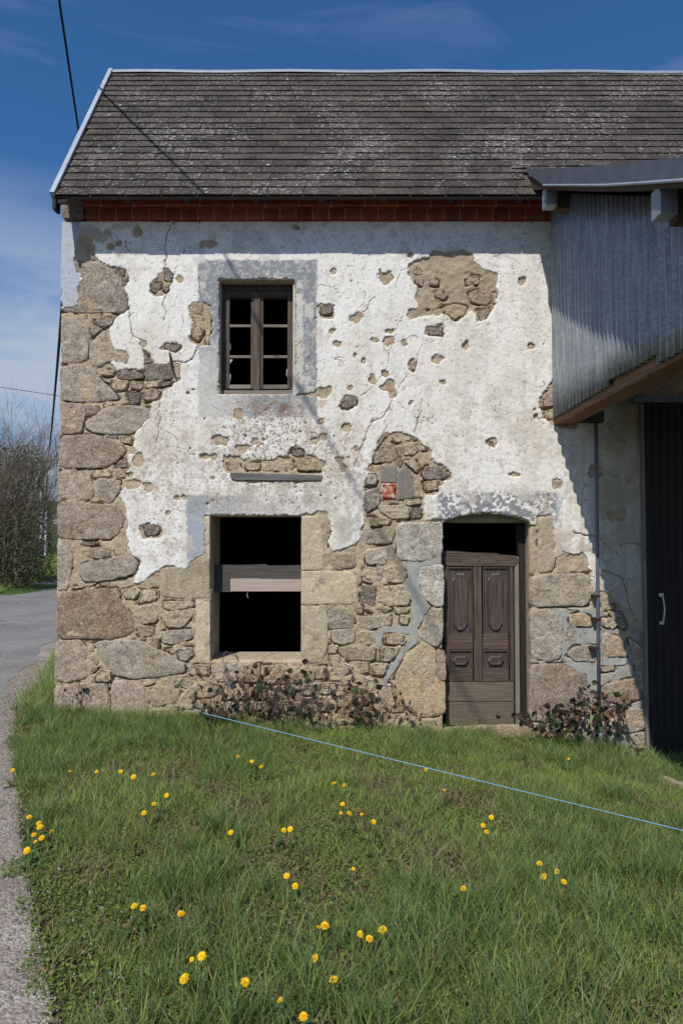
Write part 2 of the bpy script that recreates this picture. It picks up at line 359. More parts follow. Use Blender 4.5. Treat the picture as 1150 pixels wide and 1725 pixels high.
def ribbon(name, L_, R_, z, mat, n=10):
    ds = np.concatenate([np.arange(-3, 12, .25), np.geomspace(12, 110, 50)])
    V = []
    for d in ds:
        a, b = float(L_(d)), float(R_(d))
        for k in range(n+1):
            x = a+(b-a)*k/n; V.append((x, d-6.4, Hf(x, d-6.4)+z))
    o = npmesh(name, np.array(V), gridf(n+1, len(ds)), mat); return tag(o, kind='structure')
ribbon('gravel_verge', lambda d: road_c(d)+1.2, lambda d: grass_edge(d)+.10, .006, M['grit'])
ribbon('road', lambda d: road_c(d)-1.5, lambda d: road_c(d)+1.48+.06*math.sin(d*3)+.04*math.sin(d*7.3), .012, M['asphalt'])

# ================================================================== THE STONE HOUSE
house = thing('stone_house', (0, 0, -.1), 'old stone house with peeling white plaster, slate roof and brick cornice', 'house')
XL, XR = -2.65, 4.6; ZT = P(500, 377)[2]
op_up = (370, 473, 497, 664); op_lo = (355, 869, 507, 1113)
def rect_w(r): a = P(r[0], r[1]); b = P(r[2], r[3]); return a[0], b[0], b[2], a[2]   # x0,x1,z0,z1
UP = rect_w(op_up); LO = rect_w(op_lo)
DX0, DX1 = P(744, 1000)[0], P(893, 1000)[0]; DZ0 = -.45; DZS = P(744, 882)[2]; DZT = P(815, 866)[2]
def door_top(x):
    u = (x-DX0)/(DX1-DX0); return DZS+(DZT-DZS)*max(0, 1-(2*u-1)**2)**.8
# core masonry round the openings (0.5 m thick)
core = MB(); YB0, YB1 = .04, .50
cols = sorted([XL+.01, UP[0], UP[1], LO[0], LO[1], DX0, DX1, XR])
zrows = sorted([-.7, UP[2], UP[3], LO[2], LO[3], DZT+.0, ZT+.10])
for i in range(len(cols)-1):
    for j in range(len(zrows)-1):
        xm = (cols[i]+cols[i+1])/2; zm = (zrows[j]+zrows[j+1])/2
        if any(a < xm < b and c < zm < d for a, b, c, d in (UP, LO, (DX0, DX1, -.7, DZT))): continue
        core.box(cols[i], cols[i+1], YB0, YB1, zrows[j], zrows[j+1])
core.build('wall', M['ashlar'], house)
rest = MB(); HY = 3.0   # side and back walls, floor, loft
rest.box(XL+.01, XL+.4, YB1+.001, HY, -.7, ZT+.1); rest.box(XR-.35, XR, YB1+.001, HY, -.7, ZT+.1); rest.box(XL+.41, XR-.36, HY-.3, HY, -.7, ZT+.1)
rest.build('rear_wall', M['tan'], house)
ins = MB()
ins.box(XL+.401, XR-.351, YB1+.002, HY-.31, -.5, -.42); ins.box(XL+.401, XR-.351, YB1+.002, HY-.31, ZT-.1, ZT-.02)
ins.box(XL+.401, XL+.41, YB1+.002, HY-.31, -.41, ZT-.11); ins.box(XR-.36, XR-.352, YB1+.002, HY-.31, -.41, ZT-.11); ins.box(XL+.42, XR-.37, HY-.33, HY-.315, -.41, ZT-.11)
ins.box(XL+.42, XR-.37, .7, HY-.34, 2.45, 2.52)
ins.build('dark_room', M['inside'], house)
ins = MB(); q = .012
for (a, b, c, d) in (UP, LO):
    ins.box(a-q, a-.001, YB1+.001, YB1+.01, c-.3, d+.3); ins.box(b+.001, b+q, YB1+.001, YB1+.01, c-.3, d+.3)
for (a_, b_, y_) in ((UP[0], UP[0]+.006, YB0-.03), (UP[1]-.022, UP[1], YB0-.035)):
    lin = MB(); lin.box(a_, b_, y_, .095, UP[2], UP[3]); lin.build('reveal_plaster', M['revealp'], house)
# arched door soffit
ar = MB(); n = 14; poly = []
for k in range(n+1):
    x = DX0+(DX1-DX0)*k/n; poly.append((x, door_top(x)))
poly += [(DX1, DZT+.02), (DX0, DZT+.02)]
ar.prism(poly, YB0+.002, YB1-.02); ar.build('door_arch', M['ashlar'], house)

# ---- traced stones: zoom frames (ox, oy, scale)
Z1 = (60, 360, 3.833); Z2 = (60, 800, 3.833); Z3 = (320, 420, 3.833); Z4 = (320, 840, 3.833); Z5 = (560, 700, 3.194); Z6 = (840, 600, 2.332); Z7 = (600, 380, 3.194)
def zt(fr, pts): return [(fr[0]+x/fr[2], fr[1]+y/fr[2]) for x, y in pts]
ST = []
def S(fr, key, *pl):
    for p in pl: ST.append((key, zt(fr, p)))
S(Z1, 'grey', [(182,285),(300,330),(400,312),(500,370),(560,400),(572,480),(600,610),(575,640),(350,642),(182,640)],
 [(180,674),(300,675),(345,695),(350,800),(340,940),(300,965),(180,965)], [(370,832),(455,755),(490,850),(520,900),(590,920),(615,950),(585,975),(480,955),(420,990),(375,985),(355,930)],
 [(172,990),(330,985),(400,1050),(500,1140),(540,1200),(430,1215),(300,1220),(172,1205)], [(335,1340),(450,1260),(620,1240),(748,1262),(745,1320),(660,1400),(600,1425),(440,1425),(330,1390)])
S(Z1, 'tan', [(355,655),(425,650),(430,680),(380,685)], [(360,720),(400,735),(440,750),(375,800),(362,780)], [(390,1010),(510,1015),(505,1050),(400,1040)], [(440,1065),(500,1070),(495,1095),(450,1085)],
 [(515,1110),(570,1078),(605,1085),(590,1140),(530,1145)], [(705,1105),(760,1085),(800,1090),(800,1118),(720,1130)], [(890,985),(930,975),(935,1075),(905,1060)], [(520,1660),(590,1650),(590,1700),(530,1700)],
 [(360,1660),(500,1655),(500,1695),(380,1710)], [(550,1440),(630,1440),(625,1490),(560,1480)], [(280,650),(340,655),(345,690),(300,670)], [(360,810),(370,860),(355,930),(352,830)])
S(Z1, 'brown', [(385,700),(460,660),(525,665),(515,705),(465,745),(400,725)], [(622,1090),(700,1090),(700,1130),(660,1140),(625,1130)], [(700,1170),(760,1135),(820,1150),(800,1190),(720,1220),(695,1200)],
 [(170,1225),(315,1230),(320,1330),(300,1410),(240,1420),(170,1415)], [(325,1240),(420,1240),(425,1290),(360,1315),(330,1305)], [(170,1438),(400,1430),(540,1475),(590,1540),(500,1620),(430,1640),(165,1648)])
S(Z1, 'dark', [(530,1040),(580,1012),(690,1035),(700,1065),(600,1075),(545,1065)], [(708,985),(760,972),(880,990),(888,1070),(720,1078)], [(700,890),(775,965),(705,970)], [(830,855),(935,850),(935,880),(900,898),(840,880)],
 [(805,1095),(905,1080),(900,1100),(815,1122)], [(595,1170),(650,1150),(690,1180),(680,1235),(620,1240)], [(440,1225),(510,1220),(510,1245),(445,1250)], [(460,1435),(530,1430),(540,1455),(480,1455)], [(500,1640),(600,1560),(600,1640)],
 [(745,460),(815,455),(820,480),(780,530),(755,510)], [(835,380),(870,370),(898,400),(880,450),(835,440)], [(825,465),(880,465),(850,515),(822,490)], [(515,370),(580,370),(582,410),(520,400)], [(565,430),(598,420),(600,465),(570,475)])
S(Z2, 'brown', [(160,-22),(350,-22),(375,60),(380,150),(300,162),(160,155)], [(150,195),(200,172),(540,202),(585,280),(540,380),(480,415),(240,415),(155,400)], [(140,1070),(290,1065),(330,1110),(420,1200),(400,1260),(320,1310),(230,1335),(130,1325)],
 [(130,1362),(300,1342),(460,1345),(490,1450),(470,1580),(130,1580)], [(500,1332),(600,1322),(700,1370),(735,1460),(720,1580),(495,1580)])
S(Z2, 'rust', [(150,762),(480,727),(560,810),(640,930),(655,985),(600,1035),(480,1055),(150,1055)])
S(Z2, 'grey', [(415,20),(560,40),(545,110),(500,180),(420,165),(410,90)], [(150,425),(215,420),(250,540),(215,735),(148,745)], [(299,570),(420,555),(560,520),(670,560),(640,640),(480,680),(330,690),(295,650)],
 [(385,1075),(680,1065),(850,1150),(960,1220),(970,1270),(800,1300),(640,1310),(520,1290),(440,1200)], [(820,1010),(1010,995),(1020,1050),(890,1095),(820,1080)], [(910,1120),(1020,1115),(1030,1160),(980,1210),(920,1180)])
S(Z2, 'tan', [(300,475),(490,465),(480,520),(430,540),(310,525)], [(500,480),(590,475),(604,510),(520,518)], [(240,722),(395,695),(380,712),(260,735)], [(485,735),(530,735),(550,780),(530,790)],
 [(650,850),(790,830),(800,900),(780,950),(690,960),(640,900)], [(840,815),(1020,820),(1025,850),(900,870),(840,860)], [(820,900),(900,872),(1010,880),(1020,910),(950,980),(850,985)], [(730,1050),(790,1045),(805,1110),(780,1125),(720,1080)],
 [(650,970),(770,980),(780,1030),(700,1052),(650,1030)], [(330,1080),(385,1095),(385,1140),(350,1130)], [(850,1125),(900,1120),(895,1150)], [(985,1230),(1120,1222),(1130,1270),(1120,1290),(1000,1290)],
 [(430,1250),(500,1260),(510,1290),(500,1330),(390,1340),(385,1295)], [(685,1320),(780,1312),(780,1345),(700,1360)], [(810,1320),(920,1320),(890,1350),(830,1355)], [(955,1460),(1030,1452),(1020,1510),(960,1510)], [(1042,1455),(1130,1450),(1130,1500),(1040,1500)],
 [(560,745),(640,725),(690,750),(640,800),(585,800)], [(700,745),(790,735),(800,800),(730,820),(660,830)], [(960,1520),(1120,1515),(1120,1570),(960,1570)])
S(Z2, 'yellow', [(750,1382),(940,1365),(930,1470),(760,1490),(745,1460)], [(925,1330),(975,1310),(1025,1340),(990,1380),(940,1370)], [(750,1512),(920,1500),(920,1570),(750,1570)], [(960,1400),(1050,1332),(1150,1330),(1150,1430),(1000,1445)])
S(Z2, 'rust', [(420,690),(490,685),(480,712),(430,712)]); S(Z2, 'dark', [(290,434),(405,432),(405,454),(290,456)])
ASH = []
def A(fr, *pl):
    for p in pl: ASH.append(zt(fr, p))
A(Z2, [(1040,806),(1130,806),(1132,1218),(1060,1218),(1040,1150)], [(810,600),(950,590),(1045,540),(1128,540),(1128,797),(1000,795),(905,797),(810,782)])
A(Z4, [(40,105),(133,105),(133,403),(40,403)], [(720,112),(830,108),(850,160),(870,330),(855,463),(720,463)], [(720,469),(870,465),(1040,470),(1080,520),(1085,630),(1050,680),(720,684)], [(720,691),(870,695),(890,760),(890,960),(850,1060),(740,1062),(720,1040)],
 [(0,1072),(130,1068),(130,1142),(20,1142)], [(606,1052),(730,1062),(700,1110),(640,1100)])
S(Z4, 'grey', [(900,715),(1000,700),(1065,760),(1050,835),(900,838),(890,770)], [(905,848),(1060,842),(1065,920),(990,942),(920,920)], [(930,1090),(1000,1060),(1065,1080),(1060,1120),(990,1145),(930,1130)], [(140,1072),(310,1062),(300,1180),(180,1180),(150,1130)])
S(Z4, 'tan', [(1070,700),(1115,700),(1115,740),(1075,740)], [(1080,850),(1200,855),(1200,940),(1080,945)], [(895,945),(955,950),(950,1000),(895,1000)], [(970,955),(1190,955),(1190,1040),(1010,1040),(965,990)], [(900,1010),(960,1005),(970,1060),(910,1075)],
 [(790,1090),(880,1080),(890,1160),(800,1170)], [(330,1062),(460,1062),(460,1180),(320,1180)], [(480,1077),(600,1072),(690,1120),(690,1190),(480,1190)], [(0,1202),(180,1182),(190,1250),(120,1280),(0,1290)], [(400,1200),(500,1200),(500,1290),(400,1290)],
 [(510,1210),(680,1205),(680,1290),(520,1290)], [(820,1190),(960,1185),(940,1250),(840,1260)], [(980,1150),(1150,1145),(1190,1200),(1150,1260),(1000,1240)], [(740,1310),(800,1300),(800,1360),(740,1400)], [(820,1300),(900,1300),(900,1370),(820,1370)],
 [(580,1320),(640,1320),(640,1390),(580,1380)], [(420,1310),(560,1310),(560,1370),(420,1370)], [(950,1280),(1150,1270),(1150,1330),(960,1340)], [(200,1202),(380,1195),(380,1290),(210,1290)], [(200,1310),(380,1310),(370,1380),(210,1380)], [(660,1310),(725,1310),(725,1390),(660,1390)],
 [(700,1200),(800,1190),(810,1260),(700,1270)], [(920,1400),(1100,1390),(1100,1450),(920,1450)], [(880,190),(905,170),(900,300),(882,320)], [(910,360),(1060,350),(1070,440),(930,460)])
S(Z5, 'tan', [(300,108),(420,108),(425,130),(340,150)], [(240,195),(290,125),(330,170),(350,230),(300,250),(222,258)], [(365,170),(440,145),(460,190),(430,220),(380,215)], [(445,140),(485,165),(505,190),(460,190)], [(380,250),(440,240),(470,290),(450,310),(420,280)],
 [(485,360),(560,350),(570,398),(500,410)], [(190,545),(320,560),(310,590),(200,600)], [(385,455),(470,450),(475,480),(390,482)], [(282,820),(350,800),(400,850),(380,900),(290,895)], [(240,920),(380,912),(418,950),(408,1020),(300,1025),(235,990)],
 [(330,1030),(415,1030),(408,1060),(340,1065)], [(365,1075),(412,1080),(400,1120),(365,1120)], [(272,1182),(385,1178),(388,1230),(280,1228)], [(260,1245),(368,1245),(330,1310),(270,1330)], [(205,1332),(300,1330),(280,1400),(205,1400)], [(135,1325),(198,1322),(195,1385),(135,1385)],
 [(210,1500),(300,1440),(370,1500),(380,1590),(230,1600)])
S(Z5, 'grey', [(180,310),(235,305),(240,370),(180,380)], [(170,410),(250,385),(250,480),(190,520),(165,480)], [(250,485),(380,485),(410,500),(410,555),(310,555),(250,510)], [(170,625),(270,605),(330,640),(310,690),(180,690)], [(175,720),(290,705),(300,760),(280,800),(180,800)],
 [(165,815),(268,820),(265,900),(165,895)], [(130,1080),(315,1075),(310,1130),(200,1145),(135,1140)], [(490,1090),(530,1042),(592,1035),(590,1200),(560,1245),(470,1200)])
S(Z5, 'dark', [(480,320),(500,275),(560,275),(630,320),(600,340),(500,345)], [(150,915),(230,912),(228,1020),(150,1020)], [(420,502),(475,497),(475,558),(420,558)], [(185,1036),(320,1036),(310,1058),(185,1058)], [(350,250),(365,225),(378,245),(360,280)])
S(Z5, 'white', [(345,577),(570,574),(588,590),(588,740),(540,765),(520,780),(345,780)], [(470,812),(592,800),(595,900),(595,1027),(540,1025),(480,960),(465,880)])
S(Z5, 'yellow', [(330,1420),(400,1280),(480,1222),(550,1250),(555,1400),(565,1428),(602,1432),(605,1592),(560,1615),(460,1615),(380,1560)]); S(Z5, 'tan', [(556,1257),(603,1268),(608,1420),(566,1424),(556,1388)])
S(Z6, 'ashlar', [(152,640),(205,628),(215,700),(215,840),(150,850)]); S(Z6, 'grey', [(120,862),(350,852),(350,978),(120,985)], [(120,1000),(200,992),(250,1050),(240,1180),(190,1200),(125,1180)], [(265,1170),(290,1142),(350,1132),(375,1160),(370,1200),(290,1195)])
S(Z6, 'brown', [(120,1212),(250,1208),(340,1250),(345,1400),(250,1430),(115,1430)], [(405,1290),(530,1262),(560,1340),(480,1370),(400,1340)], [(420,1384),(558,1384),(570,1460),(500,1478),(430,1450)], [(502,1484),(572,1474),(572,1545),(545,1548)])
S(Z6, 'yellow', [(270,1017),(330,1007),(370,1040),(360,1060),(280,1060)], [(310,1090),(345,1082),(362,1095),(350,1112),(315,1110)], [(412,980),(450,977),(450,995),(412,998)])
S(Z6, 'tan', [(260,1080),(290,1076),(290,1100),(262,1096)], [(402,1030),(460,1025),(470,1050),(440,1070),(405,1060)], [(410,1082),(480,1110),(500,1180),(420,1180),(402,1140)], [(390,1222),(440,1212),(450,1230),(400,1240)], [(500,1100),(572,1160),(572,1250),(540,1250)], [(420,1000),(480,1010),(500,1070),(480,1080)],
 [(165,160),(205,130),(225,150),(210,200),(168,205)], [(162,215),(235,218),(235,255),(190,250)])
S(Z7, 'brown', [(412,370),(450,360),(490,380),(480,405),(420,395)], [(600,370),(650,350),(715,370),(720,410),(690,435),(620,415)], [(590,270),(660,280),(665,320),(590,325)], [(645,460),(725,450),(680,520),(655,510)], [(310,290),(360,295),(355,330),(325,320)], [(725,370),(752,370),(745,430),(725,420)], [(385,290),(440,300),(440,330),(400,325)])
S(Z7, 'yellow', [(465,447),(530,430),(590,442),(578,485),(520,508),(480,480)], [(350,420),(440,400),(460,440),(380,455)], [(300,240),(340,230),(350,270),(310,265)])
S(Z3, 'tan', [(225,1365),(340,1378),(345,1422),(245,1425)], [(352,1383),(455,1380),(455,1430),(352,1425)], [(465,1375),(660,1355),(665,1428),(465,1430)], [(680,1350),(850,1370),(860,1430),(700,1432)], [(15,372),(90,368),(90,425),(20,425)], [(28,440),(90,440),(90,500),(30,480)], [(100,375),(145,370),(130,610),(105,610)], [(28,490),(70,500),(88,545),(60,600),(20,580)])
S(Z3, 'dark', [(660,1302),(720,1290),(740,1335),(670,1335)], [(955,1010),(1010,960),(1085,960),(1075,1010),(1010,1040)], [(840,370),(920,370),(915,430),(850,420)])
S((0, 0, 1), 'dark', [(240,886),(256,880),(272,888),(270,902),(248,903)], [(720,552),(745,552),(746,566),(719,566)]); 
S((0, 0, 1), 'brown', [(694, 606), (700, 610), (698, 625), (690, 620)])
# ---- plaster outline and its holes
PM = zt(Z1, [(160,40),(3370,40)])+[(1087, 377), (1087, 1092)]+zt(Z6, [(560,1080),(520,1010),(480,1000),(440,955),(400,925),(365,935),(360,860),(330,775),(300,790),(245,780),(215,800),(212,720),(205,630),(150,640)])
PM += [(899, 884), (741, 884)]+zt(Z5, [(590,562),(495,568),(500,440),(565,402),(600,345),(636,345),(640,308),(580,265),(530,235),(520,185),(480,160),(440,125),(420,105),(290,98),(270,110),(230,200),(190,310),(165,400),(180,540),(180,590),(155,610),(155,680),(130,700),(100,725)])
PM += zt(Z4, [(1060,300),(960,350),(900,320),(870,250),(890,180),(880,95),(830,80),(790,105),(745,108)])+[(515, 872), (345, 872)]+zt(Z4, [(110,112),(100,250),(100,370),(60,390),(45,430),(0,436)])
PM += zt(Z2, [(1050,545),(1045,575),(1010,585),(985,618),(910,593),(850,600),(780,630),(720,690),(660,715),(640,690),(660,640),(680,560),(670,550),(640,540),(610,490),(590,430),(580,350),(600,290),(580,230),(540,160),(540,110),(580,60)])
PM += zt(Z1, [(590,1686),(600,1600),(600,1540),(640,1480),(650,1420),(690,1370),(745,1300),(750,1230),(810,1190),(820,1150),(900,1110),(940,1085),(940,1060),(930,975),(890,960),(865,985),(830,985),(775,970),(700,890),(706,1028),(600,1008),(530,1030),(495,985),(500,955),(600,975),(615,935),(590,905),(510,895),(490,850),(470,750),(530,660),(612,620),(600,560),(575,480),(600,440),(585,400),(580,370),(520,360),(450,350),(400,300),(375,265),(395,220),(330,150),(290,160),(275,250),(262,300),(290,380),(330,420),(285,500),(300,560),(270,615),(175,615)])
HOLES = [zt(Z7, [(290,215),(340,195),(400,180),(420,150),(480,170),(500,155),(580,145),(610,165),(620,205),(680,250),(755,275),(750,390),(730,450),(680,520),(650,515),(640,465),(610,455),(580,490),(520,515),(480,480),(430,490),(370,490),(290,500),(265,490),(290,460),(345,460),(330,400),(340,350),(300,310),(285,270)]),
 zt(Z3, [(220,1345),(300,1350),(400,1365),(480,1375),(560,1350),(640,1340),(670,1285),(720,1280),(750,1330),(850,1360),(880,1390),(850,1420),(858,1495),(840,1500),(300,1498),(265,1450),(230,1410)]),
 zt(Z1, [(740,450),(790,430),(790,405),(835,415),(830,370),(870,365),(900,400),(885,460),(850,520),(775,545),(750,510)]),
 zt(Z3, [(10,365),(150,362),(140,480),(130,620),(70,640),(5,600),(25,500),(10,430)]), zt(Z3, [(828,370),(850,355),(940,365),(920,400),(922,450),(845,430)]),
 zt(Z3, [(950,1015),(1005,950),(1090,960),(1080,1010),(1010,1045)]), zt(Z3, [(690,940),(840,930),(900,900),(908,930),(860,970),(840,950)]),
 zt(Z1, [(818,865),(850,850),(940,852),(940,880),(900,898),(830,880)]), zt(Z7, [(115,870),(160,840),(200,850),(205,890),(222,900),(215,930),(190,930),(175,895)]),
 zt(Z7, [(385,545),(470,545),(468,598),(378,595)]), zt(Z7, [(120,235),(150,260),(180,265),(200,290),(180,320),(140,325),(135,280)]), zt(Z7, [(145,585),(150,565),(200,560),(210,545),(190,575)]),
 zt(Z7, [(400,735),(425,705),(470,715),(440,745),(410,748)]), zt(Z7, [(290,740),(305,720),(325,750),(315,785),(288,780)]), zt(Z2, [(680,345),(740,310),(820,345),(820,375),(780,410),(690,395)]),
 zt(Z6, [(210,95),(165,160),(152,205),(180,250),(235,285),(300,285),(300,95)]), zt(Z7, [(148,620),(200,612),(195,635),(165,650)]), zt(Z6, [(245,845),(320,845),(325,950),(250,950)]), zt(Z2, [(590,40),(640,35),(685,45),(670,85),(600,80)]), zt(Z2, [(708,60),(765,50),(765,90),(735,110),(710,90)]),
 zt(Z3, [(150,1222),(200,1215),(258,1240),(240,1275),(170,1265)]), zt(Z3, [(300,1275),(360,1270),(400,1275),(395,1300),(340,1320),(305,1300)]), zt(Z6, [(425,620),(500,600),(490,650),(430,645)]), zt(Z4, [(840,170),(900,180),(880,300),(860,350),(850,250)])]
CH = [(233,392,7,8,1),(352,414,14,6,0),(188,418,6,5,0),(597,539,8,6,0),(655,576,9,6,0),(583,721,8,6,0),(345,769,8,4,0),(361,770,5,4,0),(402,699,8,6,0),(235,776,8,12,0),(826,747,8,8,1),(937,817,8,8,1),(892,585,5,5,1),(877,475,7,6,0),
 (900,702,4,4,1),(898,690,2,2,1),(545,661,12,7,0),(561,458,5,4,0),(203,412,5,5,0),(632,575,6,4,0),(680,580,5,4,0),(648,630,6,5,0),(606,533,6,4,0),(568,582,6,4,0),(626,640,5,8,0),(745,646,4,5,0),(783,582,4,7,0),(692,680,4,3,0),
 (300,840,4,4,0),(312,838,4,4,0),(284,863,3,3,1),(430,745,5,4,0),(410,760,6,4,0),(578,790,5,6,0),(572,775,5,5,0),(530,745,5,4,0),(612,610,3,3,0),(598,600,3,3,0),(590,655,3,3,0),(318,664,3,3,0),(215,785,4,8,0),(225,760,4,6,0),
 (244,580,6,4,0),(540,712,4,3,0),(545,738,6,4,0),(1000,795,11,9,1),(1036,802,3,3,1),(1060,812,5,3,0),(865,800,10,2,0),(303,472,5,4,0),(760,440,10,3,0),(500,385,6,3,0),(690,432,6,4,0),(1023,717,4,5,0),(220,800,5,4,0),(600,757,3,3,0),(560,560,4,3,0)]
CR = [(zt(Z1, [(880,80),(845,160),(840,230),(855,290),(832,370)]), 1.0), (zt(Z1, [(850,520),(830,600),(850,640),(835,700)]), .8), (zt(Z1, [(612,620),(620,740),(640,800),(690,830),(705,880)]), 1.0), (zt(Z1, [(815,1180),(800,1290),(810,1330),(800,1400),(790,1480)]), .8),
 (zt(Z7, [(100,390),(60,440),(25,480)]), .8), (zt(Z7, [(285,232),(240,245),(210,350)]), .6), (zt(Z7, [(190,930),(180,970),(130,1040),(75,1060),(50,1140),(20,1210),(-10,1300)]), .9), (zt(Z7, [(250,490),(210,580),(175,700),(160,780),(80,880),(20,920)]), .7),
 (zt(Z7, [(370,560),(345,660),(320,740)]), .6), (zt(Z7, [(270,810),(220,890)]), .6), (zt(Z7, [(350,940),(330,1060),(312,1120)]), .7), (zt(Z7, [(150,1050),(165,1090),(145,1120)]), .8), (zt(Z3, [(690,945),(760,938),(840,945)]), 1.2), (zt(Z1, [(590,190),(600,240),(620,260)]), .8),
 (zt(Z1, [(900,960),(975,965),(1015,945),(1040,890),(1050,860)]), 1.1), (zt(Z6, [(290,690),(330,705),(370,708)]), 1.2), (zt(Z6, [(245,770),(300,790)]), 1), (zt(Z6, [(470,740),(520,735),(570,745)]), .9), (zt(Z6, [(400,840),(480,870),(500,960),(520,1000)]), .9), (zt(Z4, [(1150,-60),(1130,60),(1140,150),(1100,200),(1105,260)]), 1.0),
 (zt(Z5, [(440,100),(455,30),(470,-20)]), .7), (zt(Z7, [(640,850),(625,960),(690,1030)]), .4), (zt(Z3, [(830,240),(900,245),(950,270)]), .6)]
def warp(px, py, a, sc, seed=5):
    return px+a*(fbm(px, py, sc, 3, seed)-.5)*2, py+a*(fbm(px, py, sc, 3, seed+1)-.5)*2
def facade_grid(step, x0, x1, z0, z1):
    gx = np.arange(x0, x1+step, step); gz = np.arange(z0, z1+step, step); X, Z = np.meshgrid(gx, gz); px, py = topx(X, 0*X, Z); return X, Z, px, py
def opening_mask(px, py, X, Z, g=0.0):
    m = (px > op_up[0]-g) & (px < op_up[2]+g) & (py > op_up[1]-g) & (py < op_up[3]+g)
    m |= (px > op_lo[0]-g) & (px < op_lo[2]+g) & (py > op_lo[1]-g) & (py < op_lo[3]+g)
    u = np.clip((X-DX0)/(DX1-DX0), 0, 1); zt_ = DZS+(DZT-DZS)*np.clip(1-(2*u-1)**2, 0, 1)**.8
    m |= (X > DX0-g*.0055) & (X < DX1+g*.0055) & (Z < zt_+g*.0055)
    return m
def clean(V, Fq, C=None):
    used = np.zeros(len(V), bool); used[Fq.ravel()] = True; idx = np.cumsum(used)-1
    return V[used], idx[Fq], (C[used] if C is not None else None)
# ---- plaster sheet
X, Z, px, py = facade_grid(.0068, XL, 2.815, .15, ZT+.0)
wx, wy = warp(px, py, 5.0, .07, 5); wx, wy = warp(wx, wy, 1.6, .35, 15)
keep = inpoly(wx, wy, PM)
deep = np.zeros(px.shape)
for h in HOLES: keep &= ~inpoly(wx, wy, h)
ex, ey = warp(px, py, 3.5, .16, 25)
for cx, cy, rx, ry, dk in CH:
    keep &= ~(((ex-cx)/rx)**2+((ey-cy)/ry)**2 < 1)
# small flaked pits: denser in the dirty band between the windows
dens = .10+.9*sst((py-560)/150)*sst((700-px)/120)*sst((px-300)/60+.5)*sst((880-py)/40)
dens = np.maximum(dens, .7*sst(1-np.hypot((px-600)/90, (py-600)/110)))
dens = np.maximum(dens, .5*sst(1-np.abs(px-250)/60)*sst((py-700)/40))
dens = np.maximum(dens, .35*sst((940-np.abs(px-1050)-890)/30)*sst((py-720)/60))
pitn = fbm(px, py, .14, 2, 41, .4)
keep &= ~(pitn > 1.005-.12*dens)
opm = opening_mask(px, py, X, Z, 0.0); 
keep &= ~opm & (px < 1086)
K = keep.astype(float)
def blur(A_):
    B = np.pad(A_, 1, mode='edge'); return (B[1:-1, 1:-1]*2+B[:-2, 1:-1]+B[2:, 1:-1]+B[1:-1, :-2]+B[1:-1, 2:])/6
Kb = blur(blur(K))
soft = np.clip((Kb-.35)/.65, 0, 1)
Kw = K
for _ in range(14): Kw = blur(Kw)
fl_ = sst((.93-Kw)/.2)*sst((fbm(px, py, .11, 3, 45, .6)-.44)/.05)*keep
relief = .014*(fbm(X, Z, 1.8, 3, 51)-.5)+.0030*(fbm(X, Z, 11, 3, 52)-.5)+.0022*(fbm(X, Z, 48, 2, 53)-.5)
rough_r = sst((px-620)/120)*(py < 880)
relief += rough_r*.0040*(fbm(X+.4*Z, Z*1.3, 26, 3, 54, .6)-.5)
ck = np.zeros(px.shape)
cxx, cyy = warp(px, py, 3.0, .12, 61)
for pl, w in CR:
    b0 = min(p[0] for p in pl)-8, min(p[1] for p in pl)-8, max(p[0] for p in pl)+8, max(p[1] for p in pl)+8
    s = (px > b0[0]) & (px < b0[2]) & (py > b0[1]) & (py < b0[3])
    d = dpoly(cxx[s], cyy[s], pl); ck[s] = np.maximum(ck[s], np.clip(1.15*w-d*.9, 0, 1))
hair = (np.abs(fbm(px+9, py, .018, 3, 71)-.5) < .0016)*(fbm(px, py, .02, 2, 72) > .55)
ck = np.maximum(ck, hair*.6)
Yp = -(.0235+.010*soft*(1-fl_)-.004*fl_+relief) + .014*ck
Yp = np.where(keep, Yp, .004)
C = np.zeros(px.shape+(3,)); base = np.array([.83, .80, .745]); C[:] = base
def mixc(mask, col, k=1.0):
    global C
    mk = np.clip(mask*k, 0, 1)[..., None]; C = C*(1-mk)+np.array(col)*mk
n1 = fbm(px, py, .012, 4, 81, .6); n2 = fbm(px, py, .05, 4, 82, .6); n3 = fbm(px, py, .22, 3, 83, .6); n4 = fbm(px, py, .45, 2, 84)
mixc(sst((n1-.42)/.3)*sst((py-420)/200), (.70, .63, .52), .6)
st_ = fbm(px, py*.10, .07, 4, 93, .6); mixc(sst((st_-.52)/.12)*sst((py-430)/40), (.64, .57, .46), .35); mixc(sst((n2-.60)/.1), (.58, .54, .48), .4)
mixc(sst((n2-.5)/.2)*sst((py-600)/120), (.58, .51, .42), .55)
mixc(sst((n2-.47)/.15)*sst((px-560)/200)*sst((py-430)/100), (.70, .66, .59), .5)
mixc(sst(1-np.abs(py-790)/130)*sst((900-px)/300)*sst((n3-.45)/.15), (.50, .42, .34), .6)
def rectm(x0, y0, x1, y1, e=2.5):
    return np.clip((ex-x0)/e, 0, 1)*np.clip((x1-ex)/e, 0, 1)*np.clip((ey-y0)/e, 0, 1)*np.clip((y1-ey)/e, 0, 1)
GREY = (.245, .26, .275)
band = rectm(334, 439, 535, 704)*(.95-.55*sst((px-100)/1)*0)
fle = sst((n3-.56)/.05); lowleft = sst((py-560)/60)*sst((430-px)/40)
wear = np.clip(sst((n2-.60)/.07)+lowleft*.65+sst((py-655)/20)*.2+rectm(498, 495, 512, 640)*.9, 0, 1)
mixc(band*(1-wear*.7)*(1-fle*.35), GREY, 1.0)
mixc(rectm(315, 834, 352, 965)*(1-sst((n2-.6)/.1)*.7), (.34, .365, .41), .9)
mixc(rectm(315, 832, 560, 869, 6)*(1-sst((px-385)/60)*.65)*(1-fle*.5), (.34, .35, .36), .85)
